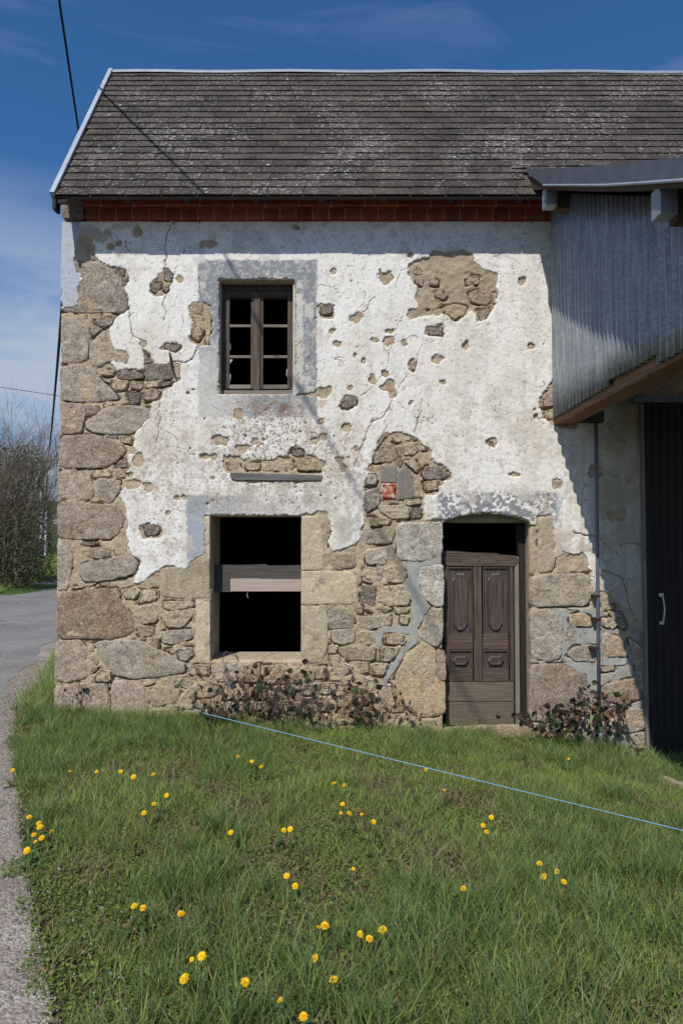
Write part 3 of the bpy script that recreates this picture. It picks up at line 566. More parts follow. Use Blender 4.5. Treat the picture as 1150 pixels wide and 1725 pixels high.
mixc(rectm(732, 826, 943, 884, 8)*sst((n3-.38)/.1)*(1-sst((n2-.56)/.1)*.6), (.22, .23, .25), .95)
mixc(rectm(930, 835, 947, 940, 4)*sst((n3-.45)/.1), (.38, .41, .46), .6)
mixc(sst(1-np.hypot((px-450)/80, (py-682)/26))*sst((n3-.42)/.1), (.27, .17, .13), .75)
mixc(sst(1-np.hypot((px-478)/20, (py-690)/22))*sst((n3-.36)/.1), (.16, .09, .07), .8)
mixc(rectm(378, 660, 520, 830, 25)*sst((n4-.56)/.06), (.22, .16, .13), .75)
mixc(rectm(330, 690, 620, 880, 40)*sst((n4-.60)/.06), (.25, .19, .15), .6)
mixc(rectm(215, 620, 330, 960, 30)*sst((n4-.63)/.06), (.33, .27, .2), .6)
mixc(rectm(385, 812, 560, 868, 14)*sst((n2-.40)/.15), (.42, .38, .33), .6)
mixc(rectm(536, 672, 549, 745, 5)*sst((n2-.3)/.2), (.62, .44, .26), .8)
mixc(rectm(560, 790, 620, 930, 16)*sst((n2-.38)/.15), (.40, .36, .31), .6)
streak = fbm(px*1.0, py*.05, .14, 3, 91)
mixc(sst((px-895)/30)*sst((py-690)/60)*sst((streak-.50)/.1), (.62, .50, .36), .65)
mixc(rectm(876, 608, 885, 712, 3)*sst((n3-.3)/.2), (.66, .53, .36), .6)
mixc(sst((px-1000)/20)*sst((n2-.40)/.25), (.42, .36, .27), .55); mixc(sst((px-1005)/25), (.36, .325, .26), .6)  # dirty plaster, its colour darkened further to deepen the porch shade
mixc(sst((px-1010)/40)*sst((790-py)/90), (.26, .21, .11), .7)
mixc(rectm(90, 340, 140, 520, 4)*sst((.72-n2)/.1), (.34, .40, .48), .75)
mixc(rectm(190, 377, 935, 441, 3)*sst((n2-.45)/.2), (.56, .55, .52), .45)
mixc(rectm(130, 377, 215, 441, 12)*sst((n2-.35)/.2), (.33, .27, .2), .7)
mixc(sst((n3-.70)/.05), (.40, .33, .27), .6); mixc((n4 > .80)*1.0, (.18, .15, .12), .55)
mixc(sst((py-880)/30)*(px > 900)*sst((n2-.42)/.15), (.50, .42, .33), .7)
mixc(sst((ck-.2)/.4), (.16, .12, .09), .85)
mixc(fl_, (.56, .48, .37), .75); edge = np.clip(1-Kb, 0, 1)*keep; mixc(edge, (.60, .53, .43), .8)
mixc(~keep*1.0, (.42, .34, .24), .9)
ny, nx = px.shape; Fq = gridf(nx, ny); kf = K.ravel()[Fq].sum(1); Fq = Fq[kf > 0]
V = np.stack([X, Yp, Z], -1).reshape(-1, 3); V, Fq, Cc = clean(V, Fq, C.reshape(-1, 3))
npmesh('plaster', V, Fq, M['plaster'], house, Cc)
# ---- mortar bed behind (also rubble relief where the plaster has fallen)
X, Z, px, py = facade_grid(.0115, XL+.004, 2.81, -.5, ZT-.01)
Ym = -.0200-.026*(fbm(X, Z, 5, 4, 101, .6)-.5)-.024*(fbm(X, Z, 22, 4, 102, .65)-.5)
gap = np.zeros(px.shape); nn = fbm(px, py, .06, 3, 103)
allst = [p for k, p in ST]
for pl in allst:
    b0 = min(p[0] for p in pl)-5, min(p[1] for p in pl)-5, max(p[0] for p in pl)+5, max(p[1] for p in pl)+5
    s = (px > b0[0]) & (px < b0[2]) & (py > b0[1]) & (py < b0[3])
    cyc = sum(p[1] for p in pl)/len(pl)
    d = dpoly(px[s], py[s], pl, True); low = np.where(py[s] > cyc, 1.0, .7)
    gap[s] = np.maximum(gap[s], np.clip((3.6-d)/1.6, 0, 1)*sst((nn[s]-(.50 if (b0[2]-b0[0]) < 75 else .44))/.07)*low)
Ym = Ym+.040*gap
opm = opening_mask(px, py, X, Z, 0.0); keep = ~opm
Ym = np.where(keep, Ym, .038)
C = np.zeros(px.shape+(3,)); C[:] = (.48, .375, .25); n1 = fbm(px, py, .02, 4, 111, .6); n2 = fbm(px, py, .12, 4, 112, .65)
ex, ey = warp(px, py, 3.5, .16, 25)
mixc(sst((n1-.4)/.2), (.53, .435, .31), .8); mixc(sst((n2-.54)/.12), (.31, .24, .165), .7); mixc(sst((n2-.66)/.1), (.52, .45, .35), .7)
mixc(sst((px-895)/20)*sst((py-1010)/30)*sst((.62-n1)/.1), (.33, .335, .32), .7)
mixc(sst(gap), (.16, .125, .09), .6)
mixc((py < 960)*(px > 690)*(px < 850)*(py < 560)*1.0, (.40, .33, .25), .4)
ny, nx = px.shape; Fq = gridf(nx, ny); kf = keep.ravel()[Fq].sum(1); Fq = Fq[kf > 0]
V = np.stack([X, Ym, Z], -1).reshape(-1, 3); V, Fq, Cc = clean(V, Fq, C.reshape(-1, 3))
npmesh('mortar', V, Fq, M['mortar'], house, Cc)
# ---- stones as single pieces
def resample(poly, step):
    pts = []; n = len(poly)
    for i in range(n):
        a = Vector(poly[i]); b = Vector(poly[(i+1) % n]); k = max(1, int((b-a).length/step))
        pts += [a.lerp(b, j/k) for j in range(k)]
    return pts
def chaikin(p):
    o = []; n = len(p)
    for i in range(n):
        a, b = p[i], p[(i+1) % n]; o += [a.lerp(b, .11), a.lerp(b, .89)]
    return o
def stone(poly_px, mat, parent, name='stone', h=.030, Y0=0.0, flat=.35, back=.03, jit=.0035, label=None, grow_=0):
    ccx = sum(p[0] for p in poly_px)/len(poly_px); ccy = sum(p[1] for p in poly_px)/len(poly_px)
    if grow_: poly_px = [(x+grow_*(x-ccx)/max(3, math.hypot(x-ccx, y-ccy)), y+grow_*(y-ccy)/max(3, math.hypot(x-ccx, y-ccy))) for x, y in poly_px]
    w = [Vector((P(x, y, Y0)[0], P(x, y, Y0)[2])) for x, y in poly_px]
    if jit > 0.001: w = chaikin(w)
    per = sum((w[i]-w[i-1]).length for i in range(len(w))); w = resample(w, max(.012, per/60))
    c = sum(w, Vector((0, 0)))/len(w); n = len(w); so_ = random.random()*50
    w = [q+Vector((mnoise.noise(Vector((q.x*16, q.y*16, so_))), mnoise.noise(Vector((q.x*16, q.y*16, so_+9)))))*jit*2.2+Vector((mnoise.noise(Vector((q.x*55, q.y*55, so_))), mnoise.noise(Vector((q.x*55, q.y*55, so_+9)))))*jit*1.3 for q in w]
    size = math.sqrt(max(1e-4, per/4*per/4)); hh = min(h, .28*size+.014)*random.uniform(.86, 1.12); vs = []; fs = []
    rr = min(.012/size, .1)
    rings = [(1, None), (1, .70), (1-rr*.7, .93), (1-rr*2.2, 1.0), (.82, 1.0), (.66, 1.0), (.5, 1.0), (.32, 1.0), (.16, 1.0)]
    for s_, k in rings:
        for q in w:
            p = c+(q-c)*s_
            if k is None: y = Y0+back
            else:
                nb = mnoise.noise(Vector((p.x*6, p.y*6, so_)))*.011+(abs(mnoise.noise(Vector((p.x*13, p.y*22, so_))))-.15)*.016+mnoise.noise(Vector((p.x*38, p.y*38, so_)))*.006
                y = Y0-hh*k-nb*flat*2*min(1, size*6)*(.4 if k < 1 else 1)
            vs.append((p.x, y, p.y))
    vs.append((c.x, Y0-hh, c.y))
    R_ = len(rings)
    for r in range(R_-1):
        fs += [(r*n+i, r*n+(i+1) % n, (r+1)*n+(i+1) % n, (r+1)*n+i) for i in range(n)]
    fs += [((R_-1)*n+i, (R_-1)*n+(i+1) % n, R_*n) for i in range(n)]
    a = sum(w[i].x*w[(i+1) % n].y-w[(i+1) % n].x*w[i].y for i in range(n))
    if a < 0: fs = [tuple(reversed(f)) for f in fs]
    o = mesh(name, vs, fs, mat, parent, True)
    if label: o['label'] = label
    return o
for k, p in ST: stone(p, M[k], house, h=.029 if len(p) > 4 else .026, grow_=1.3)
for p in ASH: stone(p, M['ashlar'], house, 'jamb_stone', h=.030, flat=.10, jit=.0008, back=.035)
# bottom stones hidden low in the grass
# cement repairs
CEM = [zt(Z5, [(390,790),(450,792),(540,772),(580,742),(580,792),(470,812),(460,850),(470,960),(520,1020),(500,1060),(460,1130),(455,1210),(380,1280),(330,1370),(290,1430),(258,1590),(245,1480),(300,1360),(370,1262),(408,1200),(410,1172),(330,1167),(270,1162),(265,1240),(230,1240),(225,1165),(300,1135),(405,1135),(425,1100),(428,1000),(385,915),(405,880)]),
       zt(Z6, [(200,988),(260,1000),(262,1075),(255,1120),(262,1160),(240,1195),(248,1060)]), zt(Z6, [(262,990),(380,995),(385,1030),(330,1002)]), zt(Z6, [(262,1068),(380,1065),(384,1125),(300,1128),(300,1080)]), zt(Z6, [(250,1204),(385,1204),(385,1330),(348,1300),(340,1250)]), zt(Z6, [(400,1185),(500,1185),(490,1210),(402,1212)])]
for pl in CEM:
    bm = bmesh.new(); w = resample([Vector(p) for p in pl], 5); vs = []
    for q in w:
        qx = q.x+3.2*mnoise.noise(Vector((q.x*.15, q.y*.15, 1))); qy = q.y+3.2*mnoise.noise(Vector((q.x*.15, q.y*.15, 5)))
        p3 = P(qx, qy, 0); vs.append(bm.verts.new((p3[0], -.027, p3[2])))
    f = bm.faces.new(vs); r = bmesh.ops.extrude_face_region(bm, geom=[f])
    for v in r['geom']:
        if isinstance(v, bmesh.types.BMVert): v.co.y = .02
    bmesh.ops.recalc_face_normals(bm, faces=bm.faces); bmesh.ops.triangulate(bm, faces=bm.faces)
    me = bpy.data.meshes.new('cement_patch'); bm.to_mesh(me); bm.free(); me.materials.append(M['cement']); o = bpy.data.objects.new('cement_patch', me); link(o, house); o.matrix_parent_inverse = parent_inv(house)
# gable edge: quoin block under the eave
stone([(107, 334), (146, 334), (146, 350), (145, 374), (112, 374), (107, 366)], M['dark'], house, h=.05, jit=.002)
# niche boards and enamel plate
stone(zt(Z5, [(252,268),(340,272),(346,300),(344,362),(258,362)]), M['doorgrey'], house, 'niche_board', h=.014, Y0=-.012, flat=.1, jit=.0008)
stone(zt(Z5, [(349,302),(398,270),(435,330),(436,430),(430,446),(349,456)]), M['doorgrey'], house, 'niche_board', h=.014, Y0=-.012, flat=.1, jit=.0008)
m_, t, bs = newmat('flaking_red_plate', .6, .3); c = tmix(t, tramp(t, tnoise(t, 22, 4, .6, wpos(t), .5), [(.48, 0), (.52, 1)]), (.50, .42, .34), (.42, .09, .04)); t.links.new(c, bs.inputs['Base Color'])
stone(zt(Z5, [(264,366),(340,366),(342,452),(264,454)]), m_, house, 'niche_plate', h=.018, Y0=-.014, flat=.05, jit=.001, label='small plate with flaking red paint')
# wooden lintel plank over the lower window
b = MB(); a0 = P(389, 797); a1 = P(543, 801); b.prism([(a0[0], a0[2]), (P(390, 806)[0], P(390, 806)[2]), (P(400, 809)[0], P(400, 809)[2]), (a1[0]-.01, P(541, 810)[2]), (a1[0], P(543, 802)[2]), (P(470, 799)[0], P(470, 799)[2])], -.045, .03)
m_ = m_wood('grey_lintel', (.075, .073, .07), (.22, .215, .20), 'x'); b.build('wooden_lintel', m_, house)
# iron strap on the plaster
b = MB(); b.tube([P(286, 594, -.06), P(289, 617, -.06), P(295, 634, -.05)], .010, 5); b.build('iron_hook', M['iron'], house)
b = MB()
for a_ in (-.5, .5): b.tube([P(826, 744, .0), P(826+a_*6, 744, -.05)], .006, 5)
b.build('iron_pin', M['iron'], house)

# ---- cornice of terracotta blocks
corn = MB(); cz = lambda y, Y: P(500, y, Y)[2]
zA = ZT-.003; zB = cz(368.5, -.055); zC = cz(345.5, -.10); zE = P(500, 331, -.33)[2]; zF = cz(331, -.10)+.02
X0c = P(148, 355)[0]; X1c = 2.9
corn.box(X0c, X1c, -.023, .25, zA+.004, zB+.003); corn.box(X0c+.002, X1c+.001, -.049, .249, zB+.004, zC+.003); corn.box(X0c+.004, X1c+.002, -.093, .248, zC+.004, zF)
corn.box(X0c-.3, X1c+.003, -.06, .247, zF+.001, zF+.12)
cornice = corn.build('cornice', M['brickmortar'], house)
def brickrow(x0, x1, w, y, z0, z1, off, c=.004, g=.012, depth=.1, tilt=0):
    x = x0-off
    while x < x1:
        a = max(x, x0); b_ = min(x+w-g, x1)
        if b_-a > .03:
            mb = MB(); j = random.uniform(-.003, .003); mb.box(a, b_, y+j, y+depth, z0+.002, z1-.002+random.uniform(-.002, .002), c)
            if tilt:
                mb.v = [(q[0], q[1]-(tilt*(q[2]-z0)/(z1-z0) if q[1] < y+depth*.5 else 0), q[2]) for q in mb.v]
            mb.build('brick', M['brick'], cornice)
        x += w
brickrow(X0c, X1c, .305, -.031, zA, zB, .1)
brickrow(X0c, X1c, .155, -.056, zB, zC, .02)
brickrow(X0c, X1c, .31, -.101, zC, zF, .15)
# rafter ends
for pxx in (213, 313, 430, 541, 647, 760, 875):
    x = P(pxx, 340, -.2)[0]; b = MB(); b.box(x-.032, x+.032, -.26, -.104, zC+.012, zC+.10, .004); b.build('rafter_end', M['boardd'], house)
# ---- roof
EY, RY = -.33, 1.145; EZ = P(500, 331, EY)[2]+.01; RZ = P(400, 122, RY)[2]
sl = math.hypot(RY-EY, RZ-EZ); dy, dz = (RY-EY)/sl, (RZ-EZ)/sl
nyv, nzv = -dz, dy
VX = P(90, 331, EY)[0]
def RP(x, s, h=0): return (x, EY+dy*s+nyv*h, EZ+dz*s+nzv*h)
rb = MB()
q = [RP(VX, -.008, -.035), RP(6.2, -.008, -.035), RP(6.2, sl-.01, -.035), RP(VX, sl-.01, -.035)]
q2 = [RP(VX, -.008, -.006), RP(6.2, -.008, -.006), RP(6.2, sl-.01, -.008), RP(VX, sl-.01, -.008)]
rb.add(q+q2, [(3, 2, 1, 0), (4, 5, 6, 7), (0, 1, 5, 4), (1, 2, 6, 5), (2, 3, 7, 6), (3, 0, 4, 7)])
rb.add([(VX, RY+.02, RZ-.02), (6.2, RY+.02, RZ-.02), (6.2, 3.35, ZT+.3), (VX, 3.35, ZT+.3)], [(0, 1, 2, 3)])
rb.add([(XL+.02, .2, ZT+.0), (XL+.02, 3.1, ZT+.0), (XL+.02, 3.1, ZT+.35), (XL+.02, RY+.05, RZ-.12), (XL+.02, .26, EZ+.55)], [(0, 1, 2, 3, 4)])
roof = rb.build('roof', M['boardd'], house)
NR = 21; ex_ = sl/NR; SWD = .322
rows = []
def slate_verts(x0, x1, s0, s1, lift, tw):
    th_ = .006; a = lift; g = random.uniform(-.003, .003)
    bot = [RP(x0, s0+g, a+tw), RP(x1, s0+g-random.uniform(-.002, .002), a-tw), RP(x1, s1, .0), RP(x0, s1, .0)]
    top = [RP(x0, s0+g, a+tw+th_), RP(x1, s0+g, a-tw+th_), RP(x1, s1, th_*.6), RP(x0, s1, th_*.6)]
    return bot+top, [(3, 2, 1, 0), (4, 5, 6, 7), (0, 1, 5, 4), (1, 2, 6, 5), (2, 3, 7, 6), (3, 0, 4, 7)]
cnt = 0; smb = MB()
for r in range(NR):
    s0 = r*ex_+(-.012 if r == 0 else 0); s1 = min(sl-.005, s0+ex_+.05); x = VX+.015-(r % 2)*SWD/2+random.uniform(-.01, .01)
    while x < 6.1:
        a = max(x, VX+.012); w_ = SWD*(1 if random.random() > .06 else .62); b_ = min(x+w_-.006, 6.15)
        xlim = 1.80 if r < 1 else (1.74 if r < 2 else (1.70 if r < 3 else 99))
        if b_-a > .03 and a < xlim:
            b_ = min(b_, xlim)
            vs, fs = slate_verts(a, b_, s0, s1, .013, random.uniform(-.0018, .0018))
            pxx, _ = topx(np.array(a), np.array(vs[0][1]), np.array(vs[0][2]))
            if cnt < 300 and pxx < 1150 and r < 16: mesh('slate', vs, fs, M['slate'], roof); cnt += 1
            else: smb.add(vs, fs)
        x += w_
tag(smb.build('slate_courses', M['slate'], roof), kind='stuff')
b = MB(); b.add([RP(VX-.015, -.02, -.06), RP(VX-.015, sl, -.06), RP(VX-.015, sl, .045), RP(VX-.015, -.02, .045), RP(VX+.028, -.02, .045), RP(VX+.028, sl, .045), RP(VX+.028, sl, .02), RP(VX+.028, -.02, .02)],
      [(0, 3, 2, 1), (3, 4, 5, 2), (4, 7, 6, 5), (0, 1, 6, 7), (0, 7, 4, 3), (1, 2, 5, 6)]); b.build('verge_flashing', M['zinc'], roof)
b = MB(); b.prism([(0, 0)], 0, 0) if False else None
yv = [(RY-.05, RZ-.03), (RY-.052, RZ-.012), (RY, RZ+.035), (RY+.09, RZ-.04)]
vs = []; K2 = 26
for i in range(K2+1):
    x = VX-.02+(6.2-VX)*i/K2; w_ = .006*math.sin(i*1.3)-.012*max(0, min(1, (x-1)/3))
    vs += [(x, a, c_+w_) for a, c_ in yv]
b.add(vs, [(i*4+k, (i+1)*4+k, (i+1)*4+k+1, i*4+k+1) for i in range(K2) for k in range(3)]); b.build('ridge_flashing', M['zinc'], roof)
b = MB(); b.box(VX+.0, VX+.03, EY-.015, EY+.09, EZ-.13, EZ-.035); b.box(VX+.03, VX+.12, EY+.0, EY+.03, EZ-.07, EZ-.04); b.build('gutter_bracket', M['black'], roof)
# loose slate chip
b = MB(); s0 = RP(P(850, 268, 0)[0]-.12, 3.45*ex_, .022); b.add([RP(1.60, 3.6*ex_, .02), RP(1.73, 3.55*ex_, .03), RP(1.76, 3.9*ex_, .02), RP(1.62, 4.0*ex_, .018)], [(0, 1, 2, 3)]); b.build('loose_slate', M['slate'], roof)

# ---- upper window
def pbox(mb, x0, y0, x1, y1, Yf, dep, c=.003):
    a = P(x0, y0, Yf); b_ = P(x1, y1, Yf); mb.box(a[0], b_[0], Yf, Yf+dep, b_[2], a[2], c)
Yw = .105
def wpart(parent, name, mat, rects, Yf, dep, c=.003, label=None):
    mb = MB()
    for r_ in rects: pbox(mb, *r_, Yf, dep, c)
    o = mb.build(name, mat, parent)
    if label: o['label'] = label
    return o
win = wpart(house, 'window', M['winw'], [(372, 474, 381, 668), (488, 474, 501, 668), (381, 474, 488, 489)], Yw+.0, .05)
wpart(win, 'sill', M['winx'], [(371, 657.5, 497, 664)], Yw-.04, .06)
for (a, b_) in ((381.5, 431.5), (434.5, 488)):
    ml = 5.5 if a < 400 else 10; ml2 = 9.5 if a < 400 else 6.5
    lft = (a, 489.5, a+(4.5 if a < 400 else 8.5), 655); rgt = (b_-(8.5 if a < 400 else 3.5), 489.5, b_, 655)
    for s_ in (lft, rgt): wpart(win, 'stile', M['winw'], [s_], Yw-.004, .035)
    wpart(win, 'rail', M['winw'], [(lft[2]+.3, 489.5, rgt[0]-.3, 500)], Yw-.002, .033); wpart(win, 'rail', M['winx'], [(lft[2]+.3, 648, rgt[0]-.3, 655)], Yw-.002, .033)
    for yy in (546.5, 598.5): wpart(win, 'muntin', M['winx'], [(lft[2]+.3, yy, rgt[0]-.3, yy+4.5)], Yw+.001, .022, .002)
wpart(win, 'astragal', M['winw'], [(428, 492, 437.5, 657)], Yw-.018, .012)
for pl in ([(384, 572), (388, 578), (388.5, 588), (386, 592), (383.5, 586)], [(383.5, 603), (392, 606), (388, 612), (383.5, 617)], [(383.5, 622), (389, 632), (387, 648), (383.5, 648)], [(486, 618), (482, 624), (482, 632), (486, 640)]):
    mb = MB(); mb.prism([(P(x, y, Yw+.012)[0], P(x, y, Yw+.012)[2]) for x, y in pl], Yw+.012, Yw+.015); mb.build('broken_pane', M['glass'], win)
# ---- lower window boards
ya = .20
for nm, mt, rc, yy in (('board', M['boardd'], [(348, 951), (400, 952), (448, 950.5), (452, 953), (520, 952), (520, 997), (348, 997)], .19), ('board', M['boardp'], [(388, 975), (432, 974.5), (440, 975.5), (520, 976), (520, 996), (388, 996)], .155)):
    mb = MB(); mb.prism([(P(x, y, yy)[0], P(x, y, yy)[2]) for x, y in rc], yy, yy+.028); o = mb.build(nm, mt, house); o['label'] = 'dark plank across window opening' if mt is M['boardd'] else 'pale plank across window opening'
mb = MB(); mb.tube([P(417, 997, .17), P(416, 1003, .165), P(418, 1007, .16)], .003, 4); mb.build('splinter', M['boardp'], house)
# window reveals: plaster strip on right jamb reveal is the core wall
# ---- door
YD = .11
door = wpart(house, 'door', M['doorgrey'], [(866, 938, 876, 1221)], YD+.004, .045, .004, 'weathered wooden door with carved panels, standing ajar')
def poly_part(parent, name, mat, pts, Y0, Y1):
    mb = MB(); mb.prism([(P(x, y, Y0)[0], P(x, y, Y0)[2]) for x, y in pts], Y0, Y1); return mb.build(name, mat, parent)
poly_part(door, 'top_rail', M['doorh'], [(744, 928), (775, 929), (800, 931), (838, 932), (839, 934), (868, 936), (874, 945), (866, 954), (746, 953)], YD-.004, YD+.04)
poly_part(door, 'stile', M['doorw'], [(745, 953.5), (754, 953.5), (757, 1148), (749, 1148)], YD, YD+.04)
wpart(door, 'stile', M['doorw'], [(857, 954.5, 865.5, 1148)], YD, .04); wpart(door, 'mullion', M['doorw'], [(797, 953.5, 812, 1148)], YD+.001, .04)
for x0, x1 in ((754.5, 796.5), (812.5, 856.5)):
    bk = wpart(door, 'panel', M['doorpanel'], [(x0, 954, x1, 1148)], YD+.024, .012)
    wpart(door, 'rail', M['doorh'], [(x0+.2, 1072, x1-.2, 1094)], YD+.002, .02)
    for mt_, rc_ in (('doorh', (x0+.2, 954.5, x1-.2, 958)), ('doorh', (x0+.2, 1068, x1-.2, 1071.7)), ('doorw', (x0+.2, 958.3, x0+3, 1067.7)), ('doorw', (x1-3, 958.3, x1-.2, 1067.7)),
                     ('doorh', (x0+.2, 1094.3, x1-.2, 1097.5)), ('doorh', (x0+.2, 1127, x1-.2, 1130.5)), ('doorw', (x0+.2, 1097.7, x0+3, 1126.7)), ('doorw', (x1-3, 1097.7, x1-.2, 1126.7))):
        wpart(bk, 'moulding', M[mt_], [rc_], YD+.006, .016, .003)
    wpart(door, 'rail', M['doorh'], [(x0+.2, 1131, x1-.2, 1148)], YD+.003, .02)
    cx = (x0+x1)/2
    def field(pts, s, y0, y1, nm='raised_field'):
        c = (sum(p[0] for p in pts)/len(pts), sum(p[1] for p in pts)/len(pts)); n = len(pts); vs = []
        for sc_, yy in ((0, YD+.0235), (0, y0), (3.0, y1), (5.2, y1+.004)):
            for x, y in pts:
                dx_, dy_ = c[0]-x, c[1]-y; l_ = math.hypot(dx_, dy_); k = sc_/l_; q = P(x+dx_*k, y+dy_*k, YD); vs.append((q[0], yy, q[2]))
        fs = [(r*n+i, r*n+(i+1) % n, (r+1)*n+(i+1) % n, (r+1)*n+i) for r in range(3) for i in range(n)]+[tuple(3*n+i for i in range(n))]
        mesh(nm, vs, fs, M['doorpanel'], bk)
    field([(cx-13, 976), (cx-10, 973), (cx-6, 966), (cx+6, 966), (cx+10, 973), (cx+13, 976), (cx+12, 1052), (cx+8, 1058), (cx+4, 1063), (cx-4, 1063), (cx-8, 1058), (cx-12, 1052)], 1, YD+.012, YD+.003)
    field([(cx-14, 1113), (cx-9, 1106), (cx+9, 1106), (cx+14, 1113), (cx+9, 1121), (cx-9, 1121)], 1, YD+.008, YD-.002)
wpart(door, 'plank', M['plankx'], [(750, 1149, 865, 1182)], YD+.004, .03); wpart(door, 'plank', M['plankx'], [(750.5, 1183, 865.5, 1222)], YD+.006, .03)
for xx in (775, 806, 838): 
    mb = MB(); q = P(xx, 945, YD-.006); mb.box(q[0]-.006, q[0]+.006, q[1]-.004, q[1]+.01, q[2]-.006, q[2]+.006, .002); mb.build('nail', M['iron'], door)
m_ = m_simple('door_head', (.38, .36, .27), (.50, .48, .36), 9, .95, .1)
wpart(house, 'door_head', m_, [(742, 858, 899, 880.5)], .155, .2)
wpart(house, 'door_arch_infill', m_, [(742, 858, 899, 861)], .10, .01) if False else None
stone([(744, 1226), (800, 1222), (880, 1221), (895, 1228), (893, 1245), (744, 1248)], M['tan'], house, 'doorstep', h=.02, Y0=.02)
# added dark strip stands in for the shaded gap right of the leaf
wpart(house, 'dark_gap_strip', M['barndoor'], [(873, 881, 887.5, 1222)], .165, .05)

# ================================================================== BARN with sliding door and corrugated canopy side
barn = thing('barn_porch', (1.98, -.1, -.4), 'open barn porch with corrugated metal side and zinc edged roof', 'barn')
XC = 1.976; ZB = 2.735
# cheek sheets
def roof_h(y):   # underside height of porch roof above world at depth y
    d = y+6.4; return 1.6+np.interp(d, [3.3, 4.62, 5.85, 6.6], [1.72, 2.386, 3.04, 3.42])
def sheet(y0, y1, name, xoff, bot):
    pitch = .088; n = int((y1-y0)/pitch*8); vs = []; fs = []; rowsz = 7
    for i in range(n+1):
        y = y0+(y1-y0)*i/n; ph = 2*math.pi*(y/pitch); xo = XC+xoff+.0165*math.sin(ph)
        zb = bot(y)+.006*mnoise.noise(Vector((y*3, 1, 0))); zt_ = float(roof_h(y))-.03
        for j in range(rowsz):
            f_ = j/(rowsz-1); z = zb+(zt_-zb)*f_; vs.append((xo+.006*mnoise.noise(Vector((y*2.2, z*1.5, 3))), y, z))
    for i in range(n):
        for j in range(rowsz-1): a = i*rowsz+j; fs.append((a, a+rowsz, a+rowsz+1, a+1))
    me_o = mesh(name, vs, fs, M['galv'], barn, True)
    md = me_o.modifiers.new('Solidify', 'SOLIDIFY'); md.thickness = .0015; return me_o
sheet(-1.43, -.045, 'corrugated_sheet', 0, lambda y: ZB-.02+.005*abs(y)); sheet(-2.20, -1.38, 'corrugated_sheet', -.006, lambda y: ZB+.02+.01*math.sin(y*4)); sheet(-3.1, -2.15, 'corrugated_sheet', .004, lambda y: ZB-.045)
b = MB(); b.box(XC+.02, XC+.20, -3.1, -.03, ZB-.075, ZB+.13, .008); b.build('beam', M['beam'], barn)
b = MB(); b.box(XC+.03, XC+.17, -3.28, -3.11, Hf(2, -3.2)-.1, 3.3, .008); b.build('post', M['beam'], barn)
# wall plate under the beam
b = MB(); q0 = P(944, 697, -.02); q1 = P(1012, 713, -.02); b.box(q0[0], q1[0], -.10, .03, q1[2], q0[2]+.02, .006); b.build('bearing_beam', M['beamx'], barn)
# porch roof slab, fascia
XV = 1.73; prof = [(.20, 6.6), (-.55, 5.85), (-1.1, 5.3), (-1.78, 4.62), (-2.4, 4.0), (-3.2, 3.2)]
b = MB(); vs = []
for y, d in prof:
    z = float(roof_h(y)) if y > -3.0 else float(roof_h(-3.0))-.09
    vs += [(XV+.012, y, z), (6.2, y, z), (6.2, y, z+.13), (XV+.012, y, z+.13)]
n = len(prof); b.add(vs, [(i*4+k, i*4+(k+1) % 4, (i+1)*4+(k+1) % 4, (i+1)*4+k) for i in range(n-1) for k in range(4)]+[(3, 2, 1, 0), tuple((n-1)*4+k for k in range(4))])
b.build('porch_roof', M['beamx'], barn)
top_px = [(880, 285), (915, 283.5), (1000, 280), (1075, 272), (1150, 263.5), (1260, 251)]; bot_px = [(893, 296), (915, 312), (1020, 312), (1085, 308), (1150, 303.5), (1260, 296)]
tp = [PX(x, y, XV) for x, y in top_px]; bp = [PX(x, y, XV) for x, y in bot_px]
# left end lies on the slate slope
b = MB(); n = len(tp); vs = tp+bp+[(p[0]+.010, p[1], p[2]) for p in tp]+[(p[0]+.010, p[1], p[2]) for p in bp]
b.add(vs, [(i, i+1, n+i+1, n+i) for i in range(n-1)]+[(2*n+i+1, 2*n+i, 3*n+i, 3*n+i+1) for i in range(n-1)]+[(i, 2*n+i, 2*n+i+1, i+1) for i in range(n-1)]+[(n+i, n+i+1, 3*n+i+1, 3*n+i) for i in range(n-1)])
b.build('fascia', M['zincd'], barn)
b = MB()
for i in range(1, n-1):
    a_, c_ = bp[i], bp[i+1]; b.tube([(a_[0]-.004, a_[1], a_[2]), (c_[0]-.004, c_[1], c_[2])], .009, 6)
b.build('fascia_lip', M['zinc'], barn)
for pxx, pyy in ((922, 326), (1112, 326)):
    d_ = F*1.76/(pxx-CX); y = d_-6.4; z = PX(pxx, pyy, 1.76)[2]; zt_ = float(roof_h(y))
    b = MB(); b.box(1.85, 6.0, y-.07, y+.03, zt_-.20, zt_-.01, .005); b.build('purlin', M['beamx'], barn)
    b = MB(); b.box(1.752, 1.853, y-.074, y+.034, zt_-.17, zt_-.006, .004); b.build('purlin_cap', M['zinc'], barn)
